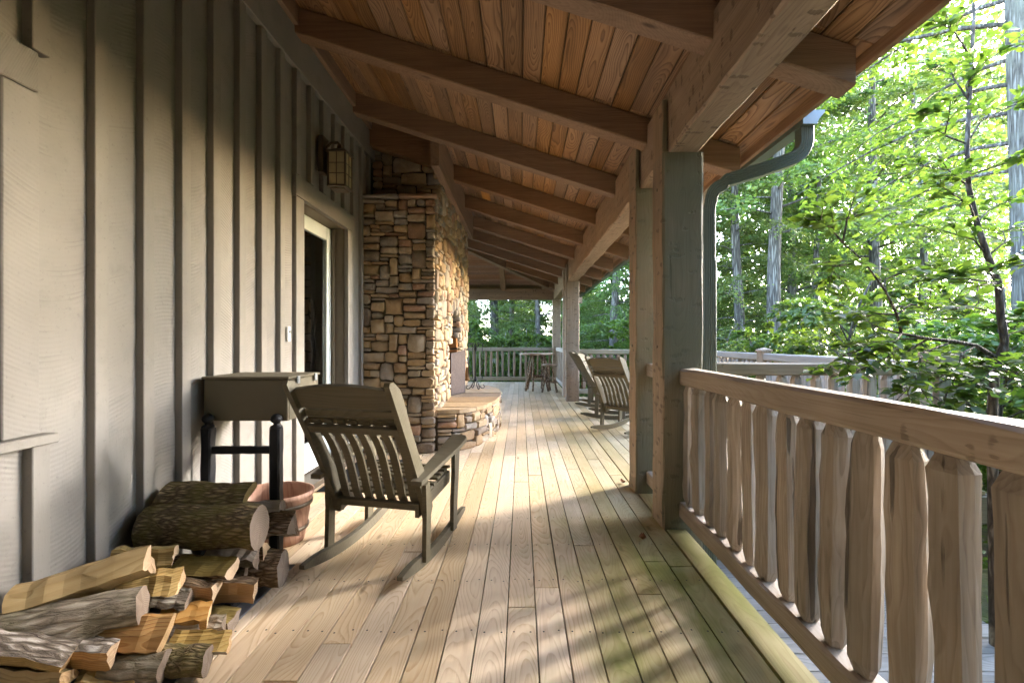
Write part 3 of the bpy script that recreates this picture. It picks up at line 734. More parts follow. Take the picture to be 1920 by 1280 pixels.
railing('railing from the paired posts to the square corner post behind the sapling', 'X', 1.19, 3.50, 3.86)
railing('long outer deck railing with a capped post partway along', 'Y', 4.10, 6.86, 3.70)
railing('outer deck railing beyond the capped post', 'Y', 7.00, 10.14, 3.70)
railing('far cross railing of the open deck behind the rocking chairs', 'X', 1.19, 3.64, 10.22, bal=BALB)
railing('side railing between the hewn corner post and the next paired posts', 'Y', 10.41, 13.62, 1.10, bal=BALB)
railing('end railing of slim split balusters behind the rustic table', 'X', -4.5, .945, 13.74, sc_=.72, pitch=.17, bal=BALB)
def newel(label, x, y, h=1.155, w=.22, cap=False):
    t = thing('newel_post', label, 'post', (x, y, 0))
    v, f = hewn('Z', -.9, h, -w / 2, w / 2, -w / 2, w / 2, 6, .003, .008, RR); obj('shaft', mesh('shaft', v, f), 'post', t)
    if cap:
        c = w / 2 + .012; vv = [(-c, -c, h), (c, -c, h), (c, c, h), (-c, c, h), (-c, -c, h + .025), (c, -c, h + .025), (c, c, h + .025), (-c, c, h + .025), (0, 0, h + .06)]
        obj('cap', mesh('cap', vv, [[3, 2, 1, 0], [0, 1, 5, 4], [1, 2, 6, 5], [2, 3, 7, 6], [3, 0, 4, 7], [4, 5, 8], [5, 6, 8], [6, 7, 8], [7, 4, 8]]), 'post', t)
    return t
newel('square wooden corner post half hidden by sapling leaves', 3.62, 3.92)
newel('capped square post in the outer deck railing', 3.70, 6.93, 1.10, .15, True)
newel('square corner post where the two outer deck railings meet', 3.72, 10.24, 1.12, .15, True)

# ------------------------------------------------------------------ stone fireplace
fire = thing('stone_fireplace', 'tall fieldstone outdoor fireplace chimney built against the wall', 'fireplace', (-1.4, 6.65, 0))
FO = Vector((-1.4, 6.65, 0))
RS = random.Random(77)
CX, CY0, CY1, CYU = -.965, 5.10, 8.18, 5.48     # right face, near face, far face, near face of the upper stack
def pack(w, h, cell, rng, big=.16, cz=.78):
    nx, nz = max(1, round(w / cell)), max(1, round(h / (cell * cz))); used = [[False] * nx for _ in range(nz)]; out = []
    cw, chh = w / nx, h / nz
    for z in range(nz):
        for x in range(nx):
            if used[z][x]: continue
            run = 0
            while x + run < nx and not used[z][x + run]: run += 1
            if rng.random() < big: tw, th = rng.randint(3, 6), rng.randint(3, 5)
            else: tw, th = rng.choice((2, 2, 3, 3, 4, 4, 5)), rng.choice((1, 1, 2, 2, 2, 3))
            tw = min(tw, run)
            if run - tw == 1: tw = run if tw < 5 else tw - 1
            th = min(th, nz - z)
            ok = th
            for zz in range(z, z + th):
                if any(used[zz][q] for q in range(x, x + tw)): ok = zz - z; break
            th = max(1, ok)
            for zz in range(z, z + th):
                for q in range(x, x + tw): used[zz][q] = True
            out.append((x * cw, z * chh, tw * cw, th * chh))
    return out
def stone_vf(w, h, dep, rng):
    k = 10; ring = []
    g = rng.uniform(.002, .006); es = rng.uniform(.16, .55); jm = min(w, h) * .09
    for i in range(k):
        a = (i + .5) / k * 2 * math.pi; c, s = math.cos(a), math.sin(a); e = es * rng.uniform(.7, 1.3)
        px = math.copysign(abs(c) ** e, c) * (w / 2 - g); pz = math.copysign(abs(s) ** e, s) * (h / 2 - g)
        ring.append((px + rng.uniform(-jm, jm * .6), pz + rng.uniform(-jm, jm * .6)))
    out = rng.uniform(-.012, .022); ins = min(w, h) * rng.uniform(.06, .16)
    v = [(x, dep, z) for x, z in ring] + [(x, -out + .012, z) for x, z in ring]
    v += [(x * (1 - 2 * ins / w), -out - rng.uniform(.002, .012), z * (1 - 2 * ins / h)) for x, z in ring] + [(0, -out - rng.uniform(.004, .016), 0)]
    f = []
    for r in (0, 1):
        for i in range(k): f.append([r * k + i, r * k + (i + 1) % k, (r + 1) * k + (i + 1) % k, (r + 1) * k + i])
    for i in range(k): f.append([2 * k + i, 2 * k + (i + 1) % k, 3 * k])
    return v, f
def stone_obj(w, h, loc, rz, parent, dep=.07, nm='stone'):
    v, f = stone_vf(w, h, dep, RS)
    me = mesh('stone', v, f, True); me.set_sharp_from_angle(angle=math.radians(50))
    o = obj(nm, me, 'stone', parent, loc, (RS.uniform(-.03, .03), RS.uniform(-.02, .02), rz + RS.uniform(-.03, .03))); return o
# near face
for (u, z, w, h) in pack(-.965 - WX - .01, 2.84, .052, RS, .13):
    stone_obj(w, h, Vector((WX + .01 + u + w / 2, CY0, z + h / 2)) - FO, 0, fire)
u = WX + .01
for w in (.42, .43):                             # ledge capstones
    v, f = stone_vf(w, .06, .45, RS); o = obj('capstone', mesh('capstone', v, f, True), 'stone', fire, Vector((u + w / 2, CY0 - .02, 2.875)) - FO); u += w
for (u, z, w, h) in pack(-.965 - WX - .01, .95, .06, RS, .12):
    zz = 2.90 + z + h / 2
    if zz < ceil_z(WX + u) - .15: stone_obj(w, h, Vector((WX + .01 + u + w / 2, CYU, zz)) - FO, 0, fire)
# side face: near stones one by one, the strongly foreshortened rest joined
def in_arch(y, z, gr=0.0):
    cy_, hw = 6.64, .43 + gr
    if abs(y - cy_) > hw: return False
    return z < 1.28 + math.sqrt(max(0, hw * hw - (y - cy_) ** 2)) * 1.05
rest = []
for (u, z, w, h) in pack(CY1 - CY0 - .02, 3.48, .062, RS, .10):
    yc, zc = CY0 + .02 + u + w / 2, z + h / 2
    if zc + h / 2 > ceil_z(CX) - .02: continue
    if zc > 2.87 and yc < CYU + .05: continue
    if zc < .42 and 5.2 < yc < 8.1: continue
    if in_arch(yc, zc, .02): continue
    if yc < 5.62: stone_obj(w, h, Vector((CX, yc, zc)) - FO, math.pi / 2, fire)
    else:
        v, f = stone_vf(w, h, .07, RS); rest.append(([(CX - p[1], yc + p[0], zc + p[2]) for p in v], f))
v, f = join(rest); v = [Vector(p) - FO for p in v]
o = obj('stone_courses', mesh('stone_courses', v, f, True), 'stone', fire); o['kind'] = 'stuff'
# per island colour for the joined courses
def joined_stone():
    t = NT('fieldstone_courses'); isl = t.add('ShaderNodeNewGeometry').outputs['Random Per Island']; oc = t.add('ShaderNodeTexCoord').outputs['Object']
    base = t.ramp(isl, [(0.0, (0.34, 0.22, 0.12)), (0.2, (0.46, 0.33, 0.19)), (0.4, (0.30, 0.26, 0.21)), (0.55, (0.52, 0.38, 0.22)), (0.7, (0.42, 0.36, 0.28)), (0.85, (0.38, 0.22, 0.14))], 'CONSTANT')
    n1 = t.noise(oc, 9.0, 5.0, 0.65); n2 = t.noise(oc, 45.0, 4.0, 0.7)
    col = t.mix(t.ramp(n1, [(0.35, 0.0), (0.7, 0.6)]), base, (0.22, 0.16, 0.10)); col = t.mix(t.math('MULTIPLY', t.ramp(n2, [(0.5, 0.0), (0.7, 1.0)]), .35), col, (0.58, 0.52, 0.42))
    return t.fin(col, .85, t.bump(t.math('ADD', n1, t.math('MULTIPLY', n2, .35)), .7, .012), Specular_IOR_Level=.2)
M['stone_rest'] = joined_stone(); o.data.materials.clear(); o.data.materials.append(M['stone_rest'])
# arch ring stones
for i in range(15):
    a = math.pi * (i + .5) / 15
    yc, zc = 6.64 - math.cos(a) * .50, 1.28 + math.sin(a) * .525
    v, f = stone_vf(.095, .17, .16, RS); me = mesh('stone', v, f, True)
    obj('arch_stone', me, 'stone', fire, Vector((CX + .01, yc, zc)) - FO, (0, 0, 0)).rotation_euler = (Matrix.Rotation(math.pi / 2, 4, 'Z') @ Matrix.Rotation(a - math.pi / 2, 4, 'Y')).to_euler()
# core with the firebox opening
arch = [(7.07, 0.0), (7.07, 1.28)] + [(6.64 + math.cos(a) * .43, 1.28 + math.sin(a) * .4515) for a in [math.pi * i / 12 for i in range(1, 12)]] + [(6.21, 1.28), (6.21, 0.0)]
core = [(CY0 + .035, 0.0), (CY0 + .035, 2.86), (CYU + .035, 2.86), (CYU + .035, 3.60), (CY1, 3.60), (CY1, 0.0)] + arch
me = prism([(p[0] - FO.y, p[1]) for p in core], 'X', WX + .01 - FO.x, CX - .03 - FO.x); obj('mortar_core', me, 'mortar', fire)
block('firebox', WX + .02 - FO.x, WX + .30 - FO.x, 6.2 - FO.y, 7.08 - FO.y, .4, 1.80, 'stone', fire)
for (u, z, w, h) in pack(.50, 1.3, .09, RS, .1):  # inner jamb facing the near side
    stone_obj(w, h, Vector((-1.48 + u + w / 2, 7.055, .45 + z + h / 2)) - FO, 0, fire, .03, 'jamb_stone').data.materials.__setitem__(0, M['firebrick'])
# hearth: bowed raised platform
hearth_c = []
for i in range(33):
    a = math.pi * i / 32; c, s = math.cos(a), math.sin(a)
    hearth_c.append((CX + .015 + .63 * abs(s) ** .75, 6.65 - 1.50 * math.copysign(abs(c) ** .9, c)))
inner = hearth_c
me = prism([(p[0] - FO.x - (.03 if 0 < i < 32 else 0), (p[1] - FO.y) * .98) for i, p in enumerate(inner)] + [(-1.55 - FO.x, 8.0 - FO.y), (-1.55 - FO.x, 5.3 - FO.y)], 'Z', 0.003, .43)
hearth = obj('hearth', me, 'mortar', fire)
hl = [0.0]
for i in range(1, 33): hl.append(hl[-1] + math.dist(hearth_c[i], hearth_c[i - 1]))
def on_curve(s):
    for i in range(1, 33):
        if hl[i] >= s:
            t_ = (s - hl[i - 1]) / (hl[i] - hl[i - 1]); a, b_ = hearth_c[i - 1], hearth_c[i]
            return a[0] + (b_[0] - a[0]) * t_, a[1] + (b_[1] - a[1]) * t_, math.atan2(b_[1] - a[1], b_[0] - a[0])
    return (*hearth_c[-1], math.pi / 2)
for (u, z, w, h) in pack(hl[-1] * .72, .42, .055, RS, .16):
    px, py, ta = on_curve(u + w / 2)
    stone_obj(w, h, Vector((px, py, z + .008 + h / 2)) - FO, ta, hearth)
# flagstones on top
fl = []
edges = [0.0, .5, .98, 1.5, 2.02, 2.55, hl[-1]]
for i in range(6):
    s0, s1 = edges[i], edges[i + 1]; pts = []
    for q in range(5):
        px, py, ta = on_curve(min(s0 + .01 + (s1 - s0 - .02) * q / 4, hl[-1] - .001)); nx_, ny_ = math.sin(ta), -math.cos(ta)
        ov = .02 + RS.uniform(-.012, .012); pts.append((px + nx_ * ov, py + ny_ * ov))
    y0, y1 = pts[0][1], pts[-1][1]
    poly = pts + [(-1.0 + RS.uniform(-.03, .0), min(max(y1, 5.2), 8.05) - .008), (-1.0 + RS.uniform(-.03, 0), min(max(y0, 5.2), 8.05) + .008)]
    me = prism([(p[0] - FO.x, p[1] - FO.y) for p in poly], 'Z', .432, .472 + RS.uniform(0, .008)); obj('flagstone', me, 'stone', hearth)
block('flagstone', -1.55 - FO.x, -1.005 - FO.x, 6.23 - FO.y, 7.04 - FO.y, .432, .465, 'stone', hearth)

# fire screen, tool set
s = thing('fire_screen', 'grey mesh folding fire screen standing on the hearth', 'fire screen', (-.93, 6.72, .478))
A, Bp, Cp = Vector((-.075, -.22, 0)), Vector((.075, .20, 0)), Vector((-.06, .62, 0))
for (a, b_, h0, h1) in ((A, Bp, .60, .64), (Bp, Cp, .64, .60)):
    d = (b_ - a).normalized(); nr = Vector((d.y, -d.x, 0)) * .004
    v = [a + nr, b_ + nr, b_ + nr + Vector((0, 0, h1)), a + nr + Vector((0, 0, h0)), a - nr, b_ - nr, b_ - nr + Vector((0, 0, h1)), a - nr + Vector((0, 0, h0))]
    obj('mesh_panel', mesh('mesh_panel', v, [[0, 1, 2, 3], [7, 6, 5, 4], [0, 4, 5, 1], [1, 5, 6, 2], [2, 6, 7, 3], [3, 7, 4, 0]]), 'screen', s)
    obj('panel_frame', tube([a + Vector((0, 0, .005)), a + Vector((0, 0, h0)), b_ + Vector((0, 0, h1)), b_ + Vector((0, 0, .005)), a + Vector((0, 0, .005))], .007, 6, False), 'iron', s)
ft = thing('fireplace_tools', 'wrought iron fireplace tool stand with scrolled feet and a brush', 'fire tools', (-.74, 7.38, .478))
obj('pole', tube([(0, 0, .12), (0, 0, .74)], .010, 8), 'iron', ft)
for k in range(4):
    a = k * math.pi / 2 + .5; dx, dy = math.cos(a), math.sin(a)
    pts = [(dx * r_, dy * r_, z_) for r_, z_ in ((.0, .24), (.02, .16), (.06, .06), (.11, .012), (.145, .012), (.16, .035), (.15, .06), (.13, .055))]
    obj('foot', tube(pts, .007, 6), 'iron', ft)
    pts = [(dx * r_, dy * r_, z_) for r_, z_ in ((.0, .60), (.03, .68), (.07, .745), (.115, .75), (.135, .715), (.125, .69), (.11, .70))]
    obj('hook', tube(pts, .006, 6), 'iron', ft)
    if k < 3:
        obj('tool', tube([(dx * .12, dy * .12, .71), (dx * .12, dy * .12, .16)], .006, 6), 'iron', ft)
v = [(math.cos(a) * r_, math.sin(a) * r_, z_) for z_, r_ in ((.36, .014), (.30, .024), (.14, .042)) for a in [i / 8 * 2 * math.pi for i in range(8)]]
f = [[r_ * 8 + i, r_ * 8 + (i + 1) % 8, r_ * 8 + 8 + (i + 1) % 8, r_ * 8 + 8 + i] for r_ in (0, 1) for i in range(8)] + [list(range(16, 24))]
obj('brush', mesh('brush', v, f, True), 'straw', ft, (-.13, -.04, 0))

# ------------------------------------------------------------------ rocking chairs
def lerp_path(path, z):
    for (y0, z0), (y1, z1) in zip(path, path[1:]):
        if z0 <= z <= z1: return y0 + (y1 - y0) * (z - z0) / (z1 - z0)
    return path[-1][0]
def make_chair(label, group):
    t = thing('rocking_chair', label, 'rocking chair', group=group)
    rear = [(-.17, .26), (-.20, .36), (-.255, .50), (-.335, .68), (-.425, .87), (-.485, .99), (-.505, 1.035)]
    sh = lambda z: -.13 * max(0.0, z - .30)
    front = [(-.495, 1.055), (-.45, 1.05), (-.395, 1.01), (-.355, .93), (-.305, .80), (-.225, .63), (-.145, .48), (-.10, .39), (-.09, .30), (-.12, .25)]
    rear = [(a + sh(b_), b_) for a, b_ in rear]; front = [(a + sh(b_), b_) for a, b_ in front]
    for s_ in (-1, 1):
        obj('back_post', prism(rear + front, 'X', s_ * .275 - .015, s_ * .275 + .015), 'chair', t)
    lean = math.atan2(.33, .54)
    # head panel: crest and two narrower boards, stepped
    pts = [(-.258, 0), (.258, 0), (.258, .115)] + [(.258 - .516 * i / 14, .115 + .028 * (1 - ((i - 7) / 7) ** 2) * (1 if i not in (0, 14) else 0)) for i in range(1, 14)] + [(-.258, .115)]
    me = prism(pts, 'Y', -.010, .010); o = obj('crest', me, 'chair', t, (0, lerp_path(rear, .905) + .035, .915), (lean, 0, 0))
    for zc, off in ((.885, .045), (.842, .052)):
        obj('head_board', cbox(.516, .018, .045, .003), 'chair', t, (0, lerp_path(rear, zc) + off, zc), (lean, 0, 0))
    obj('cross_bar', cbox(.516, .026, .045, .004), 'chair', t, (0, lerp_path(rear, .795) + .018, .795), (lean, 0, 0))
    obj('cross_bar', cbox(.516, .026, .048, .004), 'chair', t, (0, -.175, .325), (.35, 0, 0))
    zs = [.315 + (.845 - .315) * i / 12 for i in range(13)]
    rings = []
    for z in zs:
        u_ = (z - .315) / .53
        yy_ = lerp_path(rear, z) + .038 + .040 * math.sin(u_ * math.pi) ** 1.0 - .012 * math.sin(u_ * 2 * math.pi) + (.02 if u_ < .08 else 0)
        rings.append([(-.022, yy_ - .008, z), (.022, yy_ - .008, z), (.022, yy_ + .008, z + .004), (-.022, yy_ + .008, z + .004)])
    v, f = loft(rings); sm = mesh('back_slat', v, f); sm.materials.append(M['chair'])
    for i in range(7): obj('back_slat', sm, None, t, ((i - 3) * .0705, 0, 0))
    # seat
    for s_ in (-1, 1):
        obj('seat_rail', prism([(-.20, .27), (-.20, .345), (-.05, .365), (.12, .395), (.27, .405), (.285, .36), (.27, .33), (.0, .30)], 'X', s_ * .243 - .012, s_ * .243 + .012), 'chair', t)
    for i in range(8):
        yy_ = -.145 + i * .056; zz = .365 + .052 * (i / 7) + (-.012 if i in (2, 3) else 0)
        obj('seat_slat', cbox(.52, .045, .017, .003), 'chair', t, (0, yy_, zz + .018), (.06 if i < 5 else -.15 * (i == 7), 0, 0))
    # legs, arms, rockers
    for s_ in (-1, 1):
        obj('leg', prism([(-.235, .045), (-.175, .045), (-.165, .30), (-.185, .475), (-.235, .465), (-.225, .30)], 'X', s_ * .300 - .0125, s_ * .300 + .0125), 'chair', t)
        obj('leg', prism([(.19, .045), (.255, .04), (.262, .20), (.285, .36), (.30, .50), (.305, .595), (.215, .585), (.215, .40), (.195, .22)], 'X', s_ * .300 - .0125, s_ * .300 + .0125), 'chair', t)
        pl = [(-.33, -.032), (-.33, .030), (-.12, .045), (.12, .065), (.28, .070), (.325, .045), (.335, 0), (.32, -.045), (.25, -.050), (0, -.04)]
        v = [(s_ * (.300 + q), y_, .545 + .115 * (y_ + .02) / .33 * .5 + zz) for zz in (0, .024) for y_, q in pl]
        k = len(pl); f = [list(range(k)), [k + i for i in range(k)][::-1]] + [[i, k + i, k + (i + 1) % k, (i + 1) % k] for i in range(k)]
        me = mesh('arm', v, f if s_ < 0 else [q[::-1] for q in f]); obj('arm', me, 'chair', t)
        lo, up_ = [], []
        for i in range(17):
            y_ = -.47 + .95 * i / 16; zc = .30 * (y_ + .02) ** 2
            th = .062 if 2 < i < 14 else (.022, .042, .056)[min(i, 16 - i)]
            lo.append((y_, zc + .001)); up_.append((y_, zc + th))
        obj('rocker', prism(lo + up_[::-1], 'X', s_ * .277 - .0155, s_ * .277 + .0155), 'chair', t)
    return t
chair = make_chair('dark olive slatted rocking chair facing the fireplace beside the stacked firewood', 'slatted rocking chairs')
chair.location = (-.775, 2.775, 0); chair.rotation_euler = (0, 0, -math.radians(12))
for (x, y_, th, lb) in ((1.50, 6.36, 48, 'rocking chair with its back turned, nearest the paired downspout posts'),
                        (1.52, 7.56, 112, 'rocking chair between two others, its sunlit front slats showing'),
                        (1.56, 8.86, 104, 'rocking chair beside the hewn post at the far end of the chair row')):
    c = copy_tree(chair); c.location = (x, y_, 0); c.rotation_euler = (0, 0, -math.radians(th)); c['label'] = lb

# ------------------------------------------------------------------ rustic table and stool
def log_leg(a, b_, r, n=7):
    a, b_ = Vector(a), Vector(b_); pts = [a.lerp(b_, i / 5) + Vector((RR.uniform(-.008, .008), RR.uniform(-.008, .008), 0)) for i in range(6)]
    return tube(pts, [r * RR.uniform(.85, 1.12) for _ in pts], n)
def round_top(r, z0, z1):
    k = 22; rad = [r * RR.uniform(.95, 1.04) for _ in range(k)]
    rings = [[(math.cos(i / k * 2 * math.pi) * rad[i] * s_, math.sin(i / k * 2 * math.pi) * rad[i] * s_, z) for i in range(k)] for z, s_ in ((z0, .95), (z0 + .012, 1), (z1 - .008, 1), (z1, .985))]
    v, f = loft(rings); return mesh('top', v, f)
tb = thing('rustic_table', 'tall rustic log table with splayed bark covered legs near the corner post', 'table', (.42, 11.55, 0), .3)
obj('table_top', round_top(.44, .915, .955), 'tabletop', tb)
for k in range(4):
    a = k * math.pi / 2 + .4; c, s_ = math.cos(a), math.sin(a)
    obj('leg', log_leg((c * .12, s_ * .12, .912), (c * .40, s_ * .40, .02), .036), 'barnlog', tb)
    obj('leg', log_leg((c * .20 - s_ * .06, s_ * .20 + c * .06, .912), (c * .30 - s_ * .16, s_ * .30 + c * .16, .02), .026), 'barnlog', tb)
for k in range(4):
    a = k * math.pi / 2 + .4; a2 = a + math.pi / 2
    obj('stretcher', log_leg((math.cos(a) * .27, math.sin(a) * .27, .36), (math.cos(a2) * .27, math.sin(a2) * .27, .38), .026), 'barnlog', tb)
stl = thing('rustic_stool', 'small log stool with thin splayed legs in front of the rustic table', 'stool', (.70, 11.18, 0), .5)
obj('seat', round_top(.19, .655, .70), 'tabletop', stl)
for k in range(4):
    a = k * math.pi / 2 + .2; c, s_ = math.cos(a), math.sin(a); a2 = a + math.pi / 2
    obj('leg', log_leg((c * .09, s_ * .09, .653), (c * .25, s_ * .25, .015), .024), 'barnlog', stl)
    obj('rung', log_leg((c * .20, s_ * .20, .26 + .05 * (k % 2)), (math.cos(a2) * .20, math.sin(a2) * .20, .26 + .05 * (k % 2)), .016), 'barnlog', stl)

# ------------------------------------------------------------------ wall lantern, doorbell, box, mat, tub, rack
lan = thing('wall_lantern', 'aged bronze square wall lantern with paned glass above the door', 'lantern', (-1.60, 4.02, 2.55))
block('back_plate', -.17, -.125, -.06, .06, .18, .50, 'bronze', lan)
obj('bracket', tube([(-.13, 0, .40), (-.08, 0, .45), (-.02, 0, .455), (0, 0, .43)], .012, 8), 'bronze', lan)
rings = [[(sx * a, sy * a, z) for sx, sy in ((-1, -1), (1, -1), (1, 1), (-1, 1))] for z, a in ((.345, .092), (.352, .092), (.385, .045), (.40, .02), (.43, .018))]
obj('cap', mesh('cap', *loft(rings)), 'bronze', lan)
block('base', -.084, .084, -.084, .084, .045, .062, 'bronze', lan)
block('base', -.06, .06, -.06, .06, .03, .044, 'bronze', lan)
for sx in (-1, 1):
    for sy in (-1, 1): block('corner_bar', sx * .074 - .008, sx * .074 + .008, sy * .074 - .008, sy * .074 + .008, .063, .345, 'bronze', lan, .002)
for i, (cx_, cy_) in enumerate(((0, -.074), (0, .074), (-.074, 0), (.074, 0))):
    if cx_ == 0:
        g_ = block('glass_pane', -.065, .065, cy_ - .002, cy_ + .002, .063, .344, 'lampglass', lan, .001)
        yb = cy_ + math.copysign(.004, cy_)
        for zz in (.16, .25): block('muntin', -.066, .066, yb - .003, yb + .003, zz - .003, zz + .003, 'bronze', lan, .001)
        block('muntin', -.003, .003, yb - .004, yb + .004, .064, .344, 'bronze', lan, .001)
    else:
        g_ = block('glass_pane', cx_ - .002, cx_ + .002, -.065, .065, .063, .344, 'lampglass', lan, .001)
        xb = cx_ + math.copysign(.004, cx_)
        for zz in (.16, .25): block('muntin', xb - .003, xb + .003, -.066, .066, zz - .003, zz + .003, 'bronze', lan, .001)
        block('muntin', xb - .004, xb + .004, -.003, .003, .064, .344, 'bronze', lan, .001)
db = thing('doorbell', 'small white doorbell on the wall beside the door casing', 'doorbell', (WX + .002, 3.50, 1.25))
block('plate', 0, .018, -.022, .022, 0, .115, 'white', db, .005); obj('button', tube([(.018, 0, .075), (.024, 0, .075)], .011, 12), 'gutter_end', db)

bx = thing('wall_box', 'olive wooden box with hinged lid mounted on the siding above the firewood rack', 'box', (-1.768, 2.52, .81))
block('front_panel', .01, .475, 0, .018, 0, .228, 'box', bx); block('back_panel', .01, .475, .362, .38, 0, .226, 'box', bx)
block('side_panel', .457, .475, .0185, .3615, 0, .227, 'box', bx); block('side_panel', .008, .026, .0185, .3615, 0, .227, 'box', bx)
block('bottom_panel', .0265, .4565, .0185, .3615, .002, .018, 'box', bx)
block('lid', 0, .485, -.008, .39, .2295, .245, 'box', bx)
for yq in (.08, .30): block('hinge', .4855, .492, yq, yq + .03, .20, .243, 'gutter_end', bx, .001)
mat_ = thing('door_mat', 'dark ribbed rubber mat on the planks in front of the glass door', 'mat', (-1.37, 4.28, .002))
block('base', -.33, .33, -.50, .50, 0, .008, 'rubber', mat_)
rib = []
for i in range(40):
    me = cbox(.64, .010, .006, .002); rib.append(([(p.co.x, p.co.y - .48 + i * .0246, p.co.z + .011) for p in me.vertices], [list(q.vertices) for q in me.polygons]))
obj('ribbing', mesh('ribbing', *join(rib)), 'rubber', mat_)

tub = thing('oval_tub', 'reddish oval wooden tub standing behind the firewood rack', 'tub', (-1.55, 2.86, 0))
def ell(a, b_, z, k=36): return [(math.cos(i / k * 2 * math.pi) * a, math.sin(i / k * 2 * math.pi) * b_, z) for i in range(k)]
v, f = loft([ell(.175, .145, .002), ell(.185, .155, .05), ell(.225, .19, .28), ell(.232, .197, .288), ell(.234, .199, .312), ell(.222, .188, .314), ell(.215, .18, .30), ell(.172, .142, .04)], True)
obj('tub_body', mesh('tub_body', v, f, True), 'tub', tub)
for zz, s_ in ((.09, .192), (.24, .2165)):
    v, f = loft([ell(s_ + .003, s_ * .845 + .003, zz - .012), ell(s_ + .009, s_ * .845 + .008, zz - .01), ell(s_ + .012, s_ * .845 + .011, zz + .01), ell(s_ + .006, s_ * .845 + .006, zz + .012)], False)
    obj('hoop', mesh('hoop', v, f, True), 'bronze', tub)

rack = thing('firewood_rack', 'black wrought iron firewood rack with ball finials', 'firewood rack', (-1.53, 2.5, 0))
RK = random.Random(3)
for yq in (0.0, -1.45):
    for xq in (-.19, .185):
        v, f = hewn('Z', .0, .775, xq - .028, xq + .028, yq - .028, yq + .028, 14, .002, .008, RK); obj('upright', mesh('upright', v, f), 'iron', rack)
        v, f = loft([[(xq + math.cos(a) * r_, yq + math.sin(a) * r_, z_) for a in [i / 12 * 2 * math.pi for i in range(12)]] for z_, r_ in ((.776, .034), (.788, .030), (.795, .014), (.803, .016), (.812, .027), (.826, .031), (.84, .027), (.851, .014), (.854, .003))])
        obj('finial', mesh('finial', v, f, True), 'iron', rack)
    for zq in (.655,):
        v, f = hewn('X', -.16, .155, yq - .016, yq + .016, zq - .02, zq + .02, 6, .0015, .006, RK); obj('cross_bar', mesh('cross_bar', v, f), 'iron', rack)
for xq in (-.19, .185):
    block('floor_bar', xq - .02, xq + .02, -1.42, -.03, .012, .045, 'iron', rack)
block('tray', -.235, .27, -1.6, .04, .002, .010, 'tray', rack)

